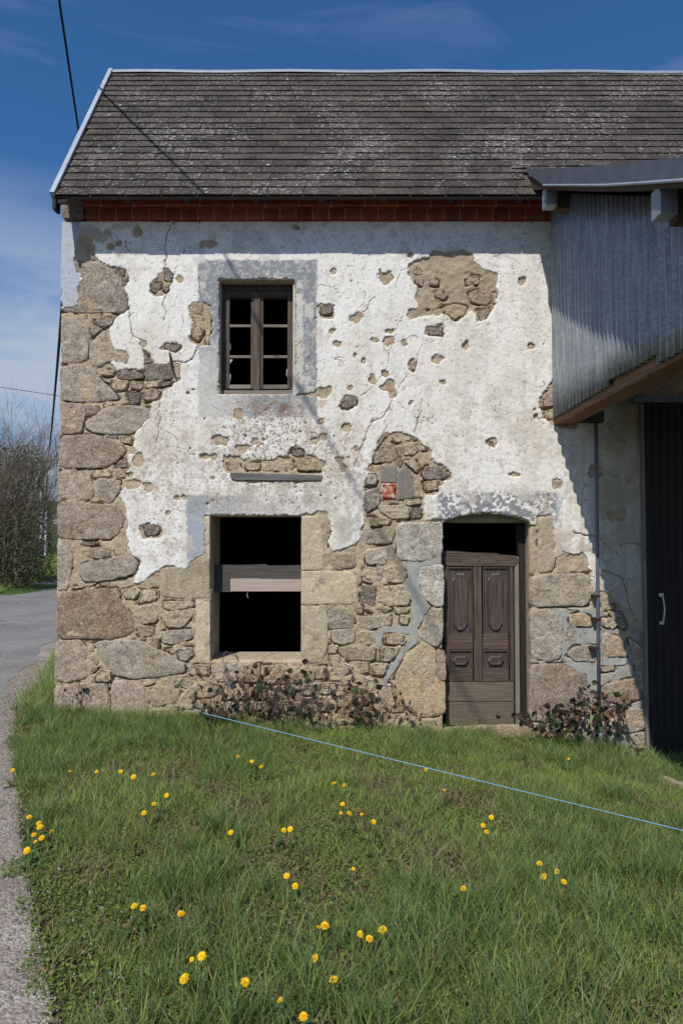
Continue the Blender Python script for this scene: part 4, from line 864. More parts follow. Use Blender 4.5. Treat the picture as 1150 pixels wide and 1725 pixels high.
# sliding door
YS = -.075; dx0 = P(1088, 900, YS)[0]; dzt = P(1100, 681, YS)[2]; dzb = P(1100, 1271, YS)[2]
vs = []; fs = []; x = dx0; i = 0; pr = []
while x < 5.2: pr += [(x, YS), (x+.012, YS-.012), (x+.040, YS-.012), (x+.052, YS)]; x += .070
b = MB(); n = len(pr); vs = [(p[0], p[1], dzb) for p in pr]+[(p[0], p[1], dzt) for p in pr]+[(pr[0][0], YS+.03, dzb), (pr[0][0], YS+.03, dzt)]
b.add(vs, [(i, i+1, n+i+1, n+i) for i in range(n-1)]+[(2*n, 0, n, 2*n+1)]); bd = b.build('sliding_door', M['barndoor'], barn)
b = MB(); b.box(dx0-.03, dx0-.002, YS+.0, YS+.04, dzb, dzt, .004); b.build('edge_strip', M['doorgrey'], bd)
b = MB(); hx = P(1112, 1025, YS)[0]; za, zb = P(1112, 1003, YS)[2], P(1112, 1048, YS)[2]
b.tube([(hx, YS-.012, za), (hx, YS-.05, za-.015), (hx+.012, YS-.055, (za+zb)/2), (hx, YS-.05, zb+.015), (hx, YS-.012, zb)], .007, 6); b.box(hx-.02, hx+.02, YS-.018, YS-.012, za-.01, za+.02); b.box(hx-.02, hx+.02, YS-.018, YS-.012, zb-.02, zb+.01); b.build('handle', M['whitepaint'], bd)
b = MB(); b.box(2.70, 5.2, YS-.05, -.045, dzt+.01, dzt+.06, .004); b.build('door_rail', M['zincd'], barn)
b = MB(); b.box(XR+.0, 6.2, .0, .3, -.7, 4.6); b.box(2.815, XR, -.02, .035, dzt+.0, ZT); b.box(2.815, XR-.01, -.02, .030, -.7, dzt-.002); b.build('barn_wall', M['tan'], barn)
b = MB(); b.box(2.85, 5.0, -.16, -.06, P(1100, 1275, -.1)[2]-.1, P(1100, 1274, -.1)[2], .01); b.build('threshold', M['cement'], barn)
# conduit pipe with clamps
b = MB(); b.tube([P(1003, 712, -.075), P(1004, 800, -.075), P(1006, 1000, -.075), P(1008.5, 1212, -.075)], .0165, 8); pipe = b.build('downpipe', M['zincd'], barn, True)
for yy in (1003, 1042, 1090):
    q = P(1003 if yy < 1080 else 999, yy, -.05); b = MB(); b.box(q[0]-.045, q[0]+.03, -.10, -.03, q[2]-.006, q[2]+.006, .002); b.box(q[0]-.04, q[0]-.01, -.10, -.02, q[2]-.022, q[2]+.01, .002); b.build('clamp', M['iron'], pipe)

# ================================================================== utility pole, cables, hedge, background
pt = P(76, 772, 38.6); gz = Hf(pt[0], pt[1])
pole = thing('utility_pole', (pt[0], pt[1], gz), 'pale concrete utility pole beside the lane beyond the house corner', 'utility pole')
b = MB()
for s_ in (-1, 1):
    b.add([(pt[0]+s_*.17-.06, pt[1]-.12, gz-.3), (pt[0]+s_*.17+.06, pt[1]-.12, gz-.3), (pt[0]+s_*.17+.06, pt[1]+.12, gz-.3), (pt[0]+s_*.17-.06, pt[1]+.12, gz-.3),
           (pt[0]+s_*.13-.05, pt[1]-.08, pt[2]), (pt[0]+s_*.13+.05, pt[1]-.08, pt[2]), (pt[0]+s_*.13+.05, pt[1]+.08, pt[2]), (pt[0]+s_*.13-.05, pt[1]+.08, pt[2])],
          [(0, 1, 5, 4), (1, 2, 6, 5), (2, 3, 7, 6), (3, 0, 4, 7), (4, 5, 6, 7), (3, 2, 1, 0)])
b.build('shaft', M['pole'], pole); b = MB()
zz = gz+.5
while zz < pt[2]: b.box(pt[0]-.13, pt[0]+.13, pt[1]-.07, pt[1]+.07, zz, zz+.12); zz += .62
b.build('web', M['pole'], pole); b = MB(); b.box(pt[0]-.5, pt[0]+.4, pt[1]-.06, pt[1]+.06, pt[2]-.25, pt[2]-.17); b.build('crossarm', M['iron'], pole)
for xo in (-.45, -.22, .35):
    b = MB(); b.tube([(pt[0]+xo, pt[1], pt[2]-.17), (pt[0]+xo, pt[1], pt[2]+.12)], .05, 6); b.build('insulator', M['insul'], pole)
def catenary(a, c, sag, n=24):
    a, c = Vector(a), Vector(c); return [a.lerp(c, i/n)-Vector((0, 0, sag*4*(i/n)*(1-i/n))) for i in range(n+1)]
b = MB(); b.tube(catenary((pt[0]+.1, pt[1], pt[2]), P(113, 425, .55), .9, 30), .022, 5); 
tag(b.build('power_cable', M['black'], None), 'thick black cable rising from the concrete pole to the house corner', 'cable')
A0, B0 = Vector((-2.963, .564, 7.249)), Vector((-3.496, 2.475, 7.051)); dd = B0-A0
b = MB(); b.tube([A0-dd*8, A0-dd*4, A0-dd*1.5, A0, B0, B0+dd*3, B0+dd*8, B0+dd*14], .014, 6)
for k in range(60): pass
tag(b.build('overhead_cable', M['black'], None), 'black twisted cable hanging in the sky above the gable', 'cable')
b = MB(); b.tube([P(-60, 645, 60), P(0, 652, 60), P(50, 659.5, 60), P(100, 667, 60), P(160, 674, 60)], .028, 4); tag(b.build('thin_wire', M['black'], None), 'thin dark wire crossing the sky above the hedge', 'wire')

def shrub(name, x, y, hgt, spread, label, seed, nst=9, mat=None, twigs=1.0, lean=0, leaves=0, cat='shrub', trunk=.03, group='bare shrubs in the roadside hedge'):
    rnd = random.Random(seed); gz = Hf(x, y); th = thing(name, (x, y, gz), label, cat, group); bt = MB(); br = MB()
    def grow(mb, p, d, l, r, lev):
        n = 3; pts = [p]; q = p.copy()
        for i in range(n):
            d = (d+Vector((rnd.gauss(0, .16), rnd.gauss(0, .16), rnd.gauss(.03, .1)))).normalized(); q = q+d*(l/n); pts.append(q.copy())
        mb.tube(pts, [r*(1-.55*i/n) for i in range(n+1)], 3 if lev else 5, False)
        if lev >= 4: return
        for i in range(int((4 if lev < 2 else 4.5)*twigs)):
            k = rnd.uniform(.3, 1); bp_ = pts[min(n, int(k*n)+0)]
            nd_ = (d+Vector((rnd.gauss(0, .55), rnd.gauss(0, .55), rnd.gauss(.15, .35)))).normalized()
            grow(br, bp_, nd_, l*rnd.uniform(.45, .72), r*.48, lev+1)
    for i in range(nst):
        a = rnd.uniform(0, 6.28); p = Vector((x+math.cos(a)*spread*.25, y+math.sin(a)*spread*.25, gz-.05))
        d = Vector((math.cos(a)*spread/hgt*.55+lean, math.sin(a)*spread/hgt*.55, 1)).normalized(); grow(bt, p, d, hgt*rnd.uniform(.42, .55), trunk*rnd.uniform(.7, 1.2), 0)
    bt.build('trunk', M['bark'], th); br.build('branches', mat or M['bark'], th)
    if leaves:
        lf = MB()
        for i in range(leaves):
            hh = min(.72, abs(rnd.gauss(0, .30)))*hgt*.75; rr = spread*.55*(1-.5*hh/hgt)*math.sqrt(rnd.random()); a = rnd.uniform(0, 6.28)
            c = Vector((x+rr*math.cos(a), y+rr*math.sin(a), gz+hh)); s_ = rnd.uniform(.022, .055)
            u = Vector((rnd.gauss(0, 1), rnd.gauss(0, 1), rnd.gauss(0, 1))).normalized()*s_; v = u.cross(Vector((rnd.gauss(0, 1), rnd.gauss(0, 1), rnd.gauss(0, 1)))).normalized()*s_*.7
            lf.add([c-u, c-v, c+u, c+v], [(0, 1, 2, 3)])
        o = lf.build('foliage', M['ivy'], th); o['kind'] = 'stuff'
    return th
HX = lambda d, off: road_c(d)-1.5-off
lab = ['tallest bare hedge shrub, nearest the left frame edge', 'bare brown shrub just beyond the tallest hedge shrub', 'dense bramble covered shrub in the middle of the hedge', 'low twiggy shrub before the concrete pole', 'bare shrub at the foot of the concrete pole', 'small bare shrub beyond the concrete pole by the field']
HS = [(-10.5, 20.8, 7.6, 3.2, 6500, 16), (-12.0, 24.5, 8.6, 3.0, 6500, 15), (-15.6, 29.5, 9.4, 2.6, 6000, 14), (-19.6, 36.0, 7.6, 2.4, 5500, 12), (-22.6, 49.5, 7.4, 3.6, 5000, 12), (-24.0, 55.0, 7.4, 4.2, 4500, 11)]
for i, (sx_, d_, hg, sp_, lv, ns) in enumerate(HS):
    shrub('hedge_shrub', sx_, d_-6.4, hg, sp_, lab[i], 50+i, ns, M['bark'] if i % 2 else M['bark2'], 1.0, .0, lv)
shrub('bare_tree', -24.5, 52, 8.5, 8, 'bare spreading tree behind the concrete pole, beside the house corner', 91, 4, M['bark2'], 1.0, 0, 0, 'tree', .16, None)
shrub('bare_tree', -30.5, 58, 8.0, 7, 'bare tree behind the hedge, left of the concrete pole', 92, 4, M['bark2'], 1.0, 0, 0, 'tree', .16, None)
q = G(17, 985); b = MB(); b.tube([(q[0]-.3, q[1]+1, q[2]-.3), (q[0]-.3, q[1]+1, q[2]+2.2)], .06, 7); tag(b.build('fence_post', M['doorgrey'], None), 'pale wooden post standing inside the hedge', 'post')
q = P(94, 868, 64); b = MB(); b.box(q[0]-.25, q[0]+.25, q[1]-.1, q[1]+.1, q[2]-.9, q[2]+.1, .02); o = tag(b.build('field_marker', M['whitepaint'], None), 'small white marker on the far green slope', 'marker')
# rough field wall on the slope
b = MB()
for i in range(26):
    x = -33+i*.42; z = Hf(x, 78); b.box(x, x+.40, 77.8, 78.3, z-.1, z+.55+random.uniform(-.1, .12), .05)
tag(b.build('field_wall', M['tan'], None), 'low pale stone wall along the far green slope', 'wall')

# ================================================================== grass, weeds
def curve_blades(n, x, y, hgt, wid, lean, col, name, segs=3, seed=0, mat=None, zoff=0):
    r = np.random.RandomState(seed); a = r.rand(n)*2*np.pi; la = r.rand(n)*2*np.pi
    z = H(x, y)-.005+zoff; V = np.zeros((n, 2*segs+1, 3)); t = np.linspace(0, 1, segs+1)
    for i in range(segs+1):
        ti = t[i]; off = lean*hgt*ti**1.7; cx = x+np.cos(la)*off; cy = y+np.sin(la)*off; cz = z+hgt*ti*np.sqrt(np.clip(1-(lean*ti*.75)**2, .08, 1))
        w = wid*(1-ti**1.6)*.5
        if i < segs:
            V[:, 2*i] = np.stack([cx-np.cos(a)*w, cy-np.sin(a)*w, cz], -1); V[:, 2*i+1] = np.stack([cx+np.cos(a)*w, cy+np.sin(a)*w, cz], -1)
        else: V[:, 2*segs] = np.stack([cx, cy, cz], -1)
    k = 2*segs+1; base = (np.arange(n)*k)[:, None]; F_ = []
    for i in range(segs-1):
        F_ += [np.concatenate([base+2*i, base+2*i+1, base+2*i+3], 1), np.concatenate([base+2*i, base+2*i+3, base+2*i+2], 1)]
    F_.append(np.concatenate([base+2*segs-2, base+2*segs-1, base+2*segs], 1)); F_ = np.concatenate(F_)
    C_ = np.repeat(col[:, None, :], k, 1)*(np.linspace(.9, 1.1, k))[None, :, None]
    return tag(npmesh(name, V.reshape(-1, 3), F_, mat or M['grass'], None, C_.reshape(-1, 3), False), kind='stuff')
def scatter(n, seed, dmin=1.7, dmax=6.45):
    r = np.random.RandomState(seed); u = r.rand(n); d = np.sqrt(dmin**2+u*(dmax**2-dmin**2)); x = (r.rand(n)*2-1)*(d*.53+.25)
    return x, d-6.4
def lawn_mask(x, y, amp=.10):
    d = y+6.4; e = grass_edge(d)+amp*(fbm(x, y, 5, 3, 201)-.5)*2.2
    house_ = (y > -.05) & (x > -2.72)
    door_ = (y > -.12) & (x > 2.6)
    return (x > e+.07) & ~house_ & ~door_
GR = np.array([[.150, .205, .040], [.200, .250, .050], [.105, .170, .048], [.245, .270, .062], [.110, .175, .072]])
def bladecol(n, seed, x, y, dry=.05):
    r = np.random.RandomState(seed); c = GR[r.randint(0, 5, n)]*(.72+.55*r.rand(n))[:, None]
    pt_ = fbm(x, y, 1.1, 3, 211); c *= (1.2+.65*pt_)[:, None]
    yel = (r.rand(n) < dry+.10*(fbm(x, y, 2.2, 2, 212) > .58)); c[yel] = np.array([.30, .245, .13])*(.6+.6*r.rand(yel.sum()))[:, None]
    return c
lab_n = [('lawn_grass', 118000, 301, .055, .115), ('tall_grass', 46000, 302, .12, .24)]
# short grass everywhere
x, y = scatter(170000, 301); m_k = lawn_mask(x, y); tuft = fbm(x, y, 2.6, 3, 221, .55); bare = fbm(x, y, 3.4, 3, 222, .6)
m_k &= (np.random.RandomState(5).rand(len(x)) < np.clip(1.15-1.6*(bare > .66), .12, 1)); x, y, tuft = x[m_k], y[m_k], tuft[m_k]; n = len(x); r = np.random.RandomState(6)
wallg = sst((y+1.6)/1.6)
edg = sst((x-grass_edge(y+6.4))/.45)
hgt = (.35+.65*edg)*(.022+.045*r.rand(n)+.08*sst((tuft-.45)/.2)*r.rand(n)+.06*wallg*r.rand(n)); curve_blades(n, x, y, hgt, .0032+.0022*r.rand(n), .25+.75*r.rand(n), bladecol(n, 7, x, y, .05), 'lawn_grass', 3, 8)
# tall tufts: clumped
r = np.random.RandomState(21); xc, yc = scatter(2600, 22); tf = fbm(xc, yc, 1.5, 3, 223, .55); right = sst((xc-.1)/.8)*.28*sst((-yc-1.0)/2)-.16*sst((.3-xc)/.5)*sst((-yc-2.2)/1.0)-.2*sst(1-(xc-grass_edge(yc+6.4))/.35)*sst((-yc-.5)/1)
mk = lawn_mask(xc, yc, .05) & ((tf+right*.6+.22*sst((yc+1.4)/1.2)) > .55); xc, yc = xc[mk], yc[mk]; per = 34
x = np.repeat(xc, per)+r.normal(0, .035, len(xc)*per); y = np.repeat(yc, per)+r.normal(0, .035, len(xc)*per); hc = np.repeat(.09+.11*r.rand(len(xc)), per)
mk = lawn_mask(x, y, .05); x, y, hc = x[mk], y[mk], hc[mk]; n = len(x); c = bladecol(n, 23, x, y, .03); c = c*.62+np.array([.080, .140, .060])*.42
curve_blades(n, x, y, hc*(.7+.5*r.rand(n)), .0042+.002*r.rand(n), .3+.55*r.rand(n), c, 'tall_grass', 3, 24)
# grass round the house corner and along the far verge
r = np.random.RandomState(31); n = 30000; d = 6.3+6.5*r.rand(n)**1.3; x = grass_edge(d)+.06*r.randn(n)+r.rand(n)*2.2; y = d-6.4; mk = (x < -2.70) | (y < 0); x, y = x[mk], y[mk]; n = len(x)
curve_blades(n, x, y, .07+.12*r.rand(n), .005+.003*r.rand(n), .2+.6*r.rand(n), bladecol(n, 32, x, y, .03)*1.1, 'verge_grass', 3, 33)
n = 60000; d = 10+38*r.rand(n)**1.6; x = road_c(d)-1.5-np.abs(r.normal(0, 1.0, n)); y = d-6.4
curve_blades(n, x, y, .08+.16*r.rand(n), .012+.010*r.rand(n), .2+.6*r.rand(n), bladecol(n, 34, x, y, .02)*1.15, 'far_verge_grass', 2, 35)
# dry straw lying low
x, y = scatter(34000, 41); mk = lawn_mask(x, y, .25) & ((fbm(x, y, 3.4, 3, 222, .6) > .55) | (np.random.RandomState(1).rand(len(x)) < .12)); x, y = x[mk], y[mk]; n = len(x); r = np.random.RandomState(42)
curve_blades(n, x, y, .05+.07*r.rand(n), .0025+.002*r.rand(n), .9+.35*r.rand(n), np.array([.36, .29, .175])*(.5+.7*r.rand(n))[:, None], 'dry_straw', 3, 43)
# clover-like ground leaves
def leaves(name, n, seed, colA, colB, smin, smax, maskf, hmax=.035):
    x, y = scatter(n, seed); mk = lawn_mask(x, y, .16) & maskf(x, y); x, y = x[mk], y[mk]; n = len(x); r = np.random.RandomState(seed+1)
    a = r.rand(n)*6.283; s_ = smin+(smax-smin)*r.rand(n); z = H(x, y)+hmax*r.rand(n); V = np.zeros((n, 4, 3))
    nx_, ny_ = r.normal(0, .35, n), r.normal(0, .35, n)
    for i, (du, dv) in enumerate(((-1, 0), (.1, -.6), (1, 0), (.1, .6))):
        ox = s_*(du*np.cos(a)-dv*np.sin(a)); oy = s_*(du*np.sin(a)+dv*np.cos(a)); V[:, i] = np.stack([x+ox, y+oy, z+ox*nx_+oy*ny_+.004], -1)
    k = r.rand(n)[:, None]; c = np.array(colA)*(1-k)+np.array(colB)*k; c = c*(.7+.6*r.rand(n))[:, None]
    return tag(npmesh(name, V.reshape(-1, 3), np.arange(4*n).reshape(n, 4), M['grass'], None, np.repeat(c[:, None, :], 4, 1).reshape(-1, 3), False), kind='stuff')
leaves('clover_leaves', 150000, 51, (.12, .185, .034), (.23, .28, .06), .005, .010, lambda x, y: (fbm(x, y, 1.8, 3, 231, .6)+.25*sst((.3-x)/.6)*sst((-y-2.2)/1.0)) > .48)
leaves('dead_leaf_litter', 16000, 61, (.16, .09, .05), (.34, .24, .14), .006, .015, lambda x, y: ((fbm(x, y, 3.4, 3, 222, .6) > .58) | ((y > -.5) & (np.random.RandomState(3).rand(len(x)) < .8))), .03)
leaves('speedwell_flowers', 4200, 71, (.42, .50, .85), (.62, .68, .95), .0035, .0055, lambda x, y: (fbm(x, y, 1.6, 2, 241) > .5) & (x < -.1) & (y < -2.2), .06)
# edge grit on the verge
x, y = scatter(26000, 81, 1.6, 9); x = grass_edge(y+6.4)-np.abs(np.random.RandomState(2).normal(0, .45, len(x)))+.12; r = np.random.RandomState(82); n = len(x)
s_ = .003+.007*r.rand(n)**3; V = np.zeros((n, 5, 3)); z = H(x, y)+.010
for i, (a_, b_) in enumerate(((-1, -1), (1, -.8), (.8, 1), (-.9, .9))): V[:, i] = np.stack([x+a_*s_, y+b_*s_*r.uniform(.6, 1, n), z-.003], -1)
V[:, 4] = np.stack([x, y, z+s_*.8], -1); bs_ = (np.arange(n)*5)[:, None]
F_ = np.concatenate([np.concatenate([bs_+i, bs_+(i+1) % 4, bs_+4], 1) for i in range(4)]); col = np.array([.30, .26, .225])*(.5+.8*r.rand(n))[:, None]
tag(npmesh('gravel_stones', V.reshape(-1, 3), F_, M['mortar'], None, np.repeat(col[:, None], 5, 1).reshape(-1, 3), False), kind='stuff')

# ================================================================== brambles
def leaf_mesh(seed, mat):
    rnd = random.Random(seed); vs = [(0, 0, 0)]; prof_ = [(.15, .25), (.35, .46), (.6, .42), (.82, .22)]
    L_, R_ = [], []
    for t_, w in prof_: L_.append((t_, w+rnd.uniform(-.03, .03), .10*rnd.random()-.1*t_*t_)); R_.append((t_, -w+rnd.uniform(-.03, .03), .10*rnd.random()-.1*t_*t_))
    vs = [(0, 0, 0)]+L_+[(1.05, 0, -.18)]+R_+[(t_, 0, -.05-.1*t_*t_) for t_, w in prof_]
    n = 4; fs = [(0, 1, 10), (0, 10, 6)]
    for i in range(3): fs += [(1+i, 2+i, 11+i, 10+i), (10+i, 11+i, 7+i, 6+i)]
    fs += [(4, 5, 13), (13, 5, 9)]
    me = bpy.data.meshes.new('leaf'); me.from_pydata(vs, [], fs); me.materials.append(mat); me.update(); return me
LM = [leaf_mesh(i, M['bleafg'] if i % 2 else M['bleafp']) for i in range(6)]+[leaf_mesh(9, M['deadleaf'])]
def bramble(label, canes, seed, leafn, size, kinds, group='brambles climbing the wall'):
    rnd = random.Random(seed); q = canes[0][0]; th = thing('bramble', q, label, 'bramble', group)
    allp = []
    for pts in canes:
        pts = [Vector(p) for p in pts]; sm = []
        for i in range(len(pts)-1):
            for k in range(4): t_ = k/4; sm.append(pts[i].lerp(pts[i+1], t_)+Vector((rnd.gauss(0, .006), rnd.gauss(0, .006), rnd.gauss(0, .006))))
        sm.append(pts[-1]); mb = MB(); n = len(sm); cr_ = rnd.uniform(.0022, .0045); mb.tube(sm, [cr_*(1-.5*i/n) for i in range(n)], 5); mb.build('cane', M['cane'], th, True)
        allp += [(sm[i], (sm[min(i+1, n-1)]-sm[max(i-1, 0)]).normalized()) for i in range(1, n)]
    for i in range(leafn):
        p, d = rnd.choice(allp); o = bpy.data.objects.new('leaf', rnd.choice([LM[k] for k in kinds])); link(o, th)
        off = Vector((rnd.gauss(0, .030), rnd.gauss(-.015, .02), rnd.gauss(0, .030))); o.location = p+off-th.location
        s_ = size*rnd.uniform(.6, 1.25); o.scale = (s_, s_, s_)
        o.rotation_euler = (rnd.gauss(math.pi/2.6, .5), rnd.gauss(.3, .6), rnd.uniform(0, 6.28))
    return th
rnd = random.Random(77)
canes = []
for i in range(120):
    x0 = rnd.uniform(345, 640); yb = 1205+rnd.uniform(0, 14); dpt = -rnd.uniform(.05, .30); hpx = rnd.uniform(30, 100)*(1.0 if 350 < x0 < 530 else .62); lean = rnd.gauss(8, 26)
    pts = [P(x0, yb, dpt), P(x0+lean*.3, yb-hpx*.5, dpt-.03), P(x0+lean*.8, yb-hpx*.9, dpt), P(x0+lean*1.6, yb-hpx*.95, dpt-.05), P(x0+lean*2.3, yb-hpx*.65, dpt-.08)]
    canes.append(pts[:rnd.choice((3, 4, 5))])
canes.append([P(385, 1150, -.1), P(375, 1110, -.08), P(380, 1098, -.05), P(395, 1103, .0), P(400, 1110, .06)]); canes.append([P(430, 1130, -.1), P(448, 1103, -.1), P(462, 1100, -.1), P(466, 1112, -.1), P(460, 1125, -.1)])
canes.append([P(330, 1130, -.06), P(352, 1143, -.07), P(420, 1148, -.08), P(480, 1150, -.08), P(560, 1147, -.09), P(610, 1150, -.09)])
bramble('large bramble tangle sprawling below the open ground floor window', canes, 5, 230, .062, [0, 1, 2, 3, 4, 5, 6])
bramble('thin arching bramble canes on the wall left of the door', [[P(600, 1215, -.12), P(575, 1150, -.1), P(620, 1138, -.08), P(660, 1150, -.08), P(684, 1190, -.1), P(690, 1205, -.1)], [P(590, 1160, -.1), P(625, 1165, -.08), P(660, 1190, -.08), P(700, 1208, -.12)],
   [P(640, 1222, -.2), P(660, 1205, -.15), P(690, 1195, -.12)], [P(700, 1222, -.2), P(690, 1205, -.15), P(720, 1208, -.12)]], 6, 40, .04, [0, 1, 2, 4, 6])
canes = []
for i in range(26):
    x0 = rnd.uniform(905, 1045); yb = 1232+rnd.uniform(0, 12); dpt = -rnd.uniform(.1, .38); hpx = rnd.uniform(25, 62)*(1.0 if x0 > 960 else .72); lean = rnd.gauss(0, 14)
    canes.append([P(x0, yb, dpt), P(x0+lean*.5, yb-hpx*.6, dpt-.02), P(x0+lean, yb-hpx, dpt), P(x0+lean*1.7, yb-hpx*.9, dpt-.03)])
canes.append([P(1000, 1200, -.14), P(998, 1165, -.14), P(990, 1155, -.12), P(968, 1152, -.1)]); canes.append([P(1010, 1200, -.16), P(1015, 1175, -.15), P(1030, 1168, -.12), P(1048, 1172, -.12), P(1045, 1200, -.14)])
bramble('leafy dark bramble clump round the foot of the metal pipe', canes, 8, 250, .062, [0, 1, 2, 3, 4, 5, 6, 0, 1])
bramble('small bramble shoot creeping up the corner stones', [[P(88, 1215, -.10), P(105, 1150, -.07), P(112, 1162, -.07), P(130, 1172, -.07), P(140, 1200, -.08)], [P(128, 1200, -.08), P(133, 1150, -.06), P(142, 1170, -.06)], [P(178, 1215, -.08), P(183, 1165, -.06), P(176, 1140, -.06), P(192, 1150, -.06)]], 9, 12, .045, [0, 1, 3])
bramble('low bramble sprig at the base of the barn door jamb', [[P(1050, 1285, -.3), P(1070, 1270, -.25), P(1095, 1278, -.25)], [P(1090, 1300, -.4), P(1110, 1285, -.35), P(1140, 1300, -.35), P(1148, 1312, -.4)]], 10, 34, .045, [0, 1, 2, 6])
# weathered board with flaking paint by the barn door
q0, q1 = G(1096, 1304, .03), G(1160, 1330, .03); q0, q1 = Vector(q0), Vector(q1); dr = (q1-q0).normalized(); sd_ = Vector((-dr.y, dr.x, 0))*.035
b = MB(); nseg = 9
for i in range(nseg):
    a_ = q0.lerp(q1, i/nseg); c_ = q0.lerp(q1, (i+.82)/nseg); w_ = random.uniform(.5, 1.1); h_ = Vector((0, 0, .02))
    b.add([a_-sd_*w_, c_-sd_*w_, c_+sd_*w_, a_+sd_*w_, a_-sd_*w_+h_, c_-sd_*w_+h_, c_+sd_*w_+h_, a_+sd_*w_+h_], [(3, 2, 1, 0), (4, 5, 6, 7), (0, 1, 5, 4), (1, 2, 6, 5), (2, 3, 7, 6), (3, 0, 4, 7)])
b.add([q0-sd_*1.3, q1-sd_*1.3, q1+sd_*1.3, q0+sd_*1.3], [(0, 1, 2, 3)])
tag(b.build('weathered_board', M['boardp'], None), 'broken pale board lying in grass before the barn door', 'board')
# blue twine
pts = [P(322, 1193, -.06), P(345, 1202, -.35)]
for t_ in np.linspace(.08, 1, 18):
    pxx = 345+(1190-345)*t_; pyy = 1202+(1409-1202)*t_; yy = -.35-2.6*t_; pyy += -3.0*math.sin(t_*math.pi)*0
    pts.append(P(pxx, pyy, yy))
b = MB(); b.tube(pts, .0030, 6); tag(b.build('blue_twine', M['twine'], None, True), 'taut blue twine stretched across the lawn from the wall', 'twine')

# ================================================================== dandelions
def blossom_mesh(seed, closed=0.0):
    rnd = random.Random(seed); mb = MB()
    for ring, (cnt_, r1, up, z0) in enumerate(((26, .0165, .10, .0), (22, .0145, .32, .002), (16, .011, .62, .003), (10, .007, 1.0, .004))):
        for i in range(cnt_):
            a = 2*math.pi*(i+rnd.random()*.7)/cnt_; u = min(1.45, up+closed+rnd.gauss(0, .08)); rr = r1*rnd.uniform(.85, 1.08)
            c, s = math.cos(a), math.sin(a); w = .0019; t_ = Vector((-s, c, 0))*w
            p0 = Vector((0, 0, z0))+Vector((c, s, 0))*.001; p1 = Vector((c*rr*math.cos(u)*.6, s*rr*math.cos(u)*.6, z0+rr*math.sin(u)*.75)); p2 = Vector((c*rr*math.cos(u), s*rr*math.cos(u), z0+rr*math.sin(u)*.85))
            mb.add([p0, p1-t_, p2-t_*.55, p2+t_*.55, p1+t_], [(0, 1, 2, 3, 4)])
    me = bpy.data.meshes.new('blossom'); me.from_pydata(mb.v, [], mb.f); me.materials.append(M['petal']); me.update(); return me
BM = [blossom_mesh(1), blossom_mesh(2, .1), blossom_mesh(3, .45)]
def stem_mesh(h, bend, seed):
    mb = MB(); mb.tube([(bend*.6, 0, -h), (bend, bend*.3, -h*.6), (bend*.4, 0, -h*.25), (0, 0, 0)], [.0026, .0024, .0022, .0028], 5); mb.tube([(0, 0, -.006), (0, 0, .002)], [.0035, .006], 7)
    me = bpy.data.meshes.new('stem'); me.from_pydata(mb.v, [], mb.f); me.materials.append(M['dstem']); me.update(); return me
SM = [stem_mesh(.13, .012, 1), stem_mesh(.13, -.015, 2)]
def rosette_leaf(seed):
    rnd = random.Random(seed); vs = []; fs = []; n = 7; Lh = rnd.uniform(.06, .10)
    for i in range(n+1):
        t_ = i/n; w = .010*math.sin(math.pi*min(1, t_*.9+.08))*(1.25 if i % 2 else .55); z = .035*math.sin(t_*2.2); vs += [(t_*Lh, -w, z), (t_*Lh, w, z)]
    fs = [(2*i, 2*i+2, 2*i+3, 2*i+1) for i in range(n)]; me = bpy.data.meshes.new('leaf'); me.from_pydata(vs, [], fs); me.materials.append(M['dleaf']); me.update(); return me
RL = [rosette_leaf(i) for i in range(3)]
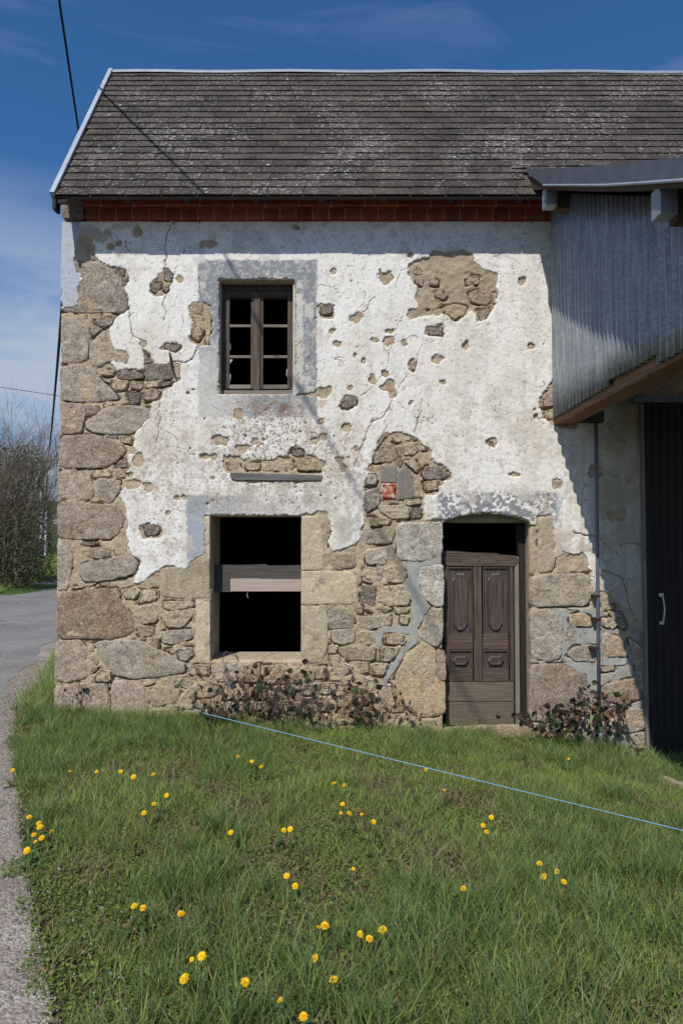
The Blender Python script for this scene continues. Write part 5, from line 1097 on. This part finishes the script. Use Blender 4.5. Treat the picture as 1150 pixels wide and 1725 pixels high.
DN = [(22,1298,'lone dandelion at the gravel edge, highest on the left side'),(119,1300,'small dandelion right of the highest gravel edge flower'),(163,1300,'faint dandelion left of the trio below the corner wall'),
(204,1300,'dandelion on the upper left of the trio below the corner wall'),(225,1309,'larger dandelion in the middle of the upper left trio'),(259,1305,'dandelion on the right end of the upper left trio'),
(281,1340,'upper dandelion of three stacked diagonally in dark grass'),(260,1355,'middle dandelion of three stacked diagonally in dark grass'),(243,1370,'lowest dandelion of three stacked diagonally in dark grass'),
(50,1377,'uppermost flower of the gravel edge dandelion cluster'),(66,1387,'second flower from the top in the gravel edge cluster'),(68,1394,'large flower in the upper middle of the gravel edge cluster'),(87,1402,'rightmost flower of the gravel edge dandelion cluster'),
(58,1407,'left flower in the middle of the gravel edge cluster'),(71,1412,'right flower low in the gravel edge cluster'),(61,1419,'small flower low in the centre of the gravel edge cluster'),(46,1433,'lowest and biggest flower of the gravel edge cluster'),
(389,1403,'single dandelion in the middle left lawn, standing alone'),(478,1399,'left flower of the close pair above the lawn centre'),(489,1397,'right flower of the close pair above the lawn centre'),
(400,1275,'leftmost orange flower of three just below the bramble'),(424,1283,'middle flower of three just below the bramble'),(440,1292,'lowest flower of three just below the bramble'),
(563,1320,'left flower of the topmost pair in the lawn centre'),(580,1323,'right flower of the topmost pair in the lawn centre'),(577,1355,'upper flower of the curved row in the lawn centre'),(574,1370,'tiny flower at the left of the curved row'),
(588,1371,'biggest flower in the curved row of the lawn centre'),(609,1372,'small side facing flower right of the curved row'),(629,1385,'last flower at the right end of the curved row'),(717,1297,'dandelion touching the blue twine'),
(748,1332,'small dandelion below the twine, right of the twine flower'),(827,1377,'upper flower of the trio on the right lawn below the door'),(813,1391,'left flower of the trio on the right lawn below the door'),(819,1402,'lowest flower of the trio on the right lawn below the door'),
(957,1279,'lone small dandelion under the bramble by the pipe'),(908,1455,'topmost of four scattered dandelions on the right lawn'),(916,1477,'left lower one of four scattered dandelions on the right'),(937,1469,'half open one of four scattered dandelions on the right'),(949,1486,'lowest right one of four scattered dandelions on the right'),
(780,1497,'single pale dandelion between centre and right lawn'),(483,1476,'round bright dandelion above its twin near the centre'),(497,1493,'dandelion just below the round bright one near the centre'),(227,1527,'left flower of the touching pair on the left lawn'),(241,1530,'right flower of the touching pair on the left lawn'),
(305,1540,'shaggy dandelion on a tall stem right of the touching pair'),(340,1611,'upper flower of the foreground pair on the left'),(323,1617,'smaller lower flower of the foreground pair on the left'),(311,1649,'largest dandelion near the bottom left'),
(413,1655,'ragged dandelion at the bottom, right of the largest left one'),(472,1685,'small narrow dandelion near the bottom edge'),(535,1564,'smaller left flower of the lower centre pair'),(547,1560,'larger right flower of the lower centre pair'),
(607,1574,'left flower of the bright trio right of centre foreground'),(622,1582,'lower middle flower of the bright trio in the foreground'),(644,1567,'biggest right flower of the bright trio in the foreground'),(531,1614,'bright dandelion standing alone low in the centre'),
(562,1651,'full dandelion alone below the centre, near the bottom'),(511,1713,'dandelion cut by the bottom edge of the view'),(595,1465,'tiny unopened dandelion bud beside the lawn centre')]
rnd = random.Random(5)
for i, (dx_, dy_, lb) in enumerate(DN):
    hs_ = rnd.uniform(.085, .13); q = G(dx_, dy_, hs_); th = thing('dandelion', (q[0], q[1], q[2]-hs_), lb, 'dandelion', 'dandelions in the lawn')
    tiny = 'tiny' in lb or 'small' in lb or 'faint' in lb; s_ = rnd.uniform(.88, 1.02)*(.72 if tiny else 1)*(1.12 if ('big' in lb or 'larg' in lb) else 1)
    o = bpy.data.objects.new('blossom', BM[2 if (tiny and i % 2) or 'half' in lb else i % 2]); link(o, th); o.location = (0, 0, hs_); o.scale = (s_, s_, s_); o.rotation_euler = (rnd.uniform(.15, .75), rnd.gauss(0, .2), rnd.uniform(-.5, .5))
    o = bpy.data.objects.new('stem', SM[i % 2]); link(o, th); o.location = (0, 0, hs_)
    for k in range(4):
        o = bpy.data.objects.new('leaf', RL[k % 3]); link(o, th); o.rotation_euler = (0, 0, rnd.uniform(0, 6.28)); o.location = (0, 0, .01)
tot = sum(len(o.data.polygons) for o in bpy.data.objects if o.type == 'MESH'); print('polys', tot, 'objects', len(bpy.data.objects), 'stones', len(ST)+len(ASH), 'slates', cnt)
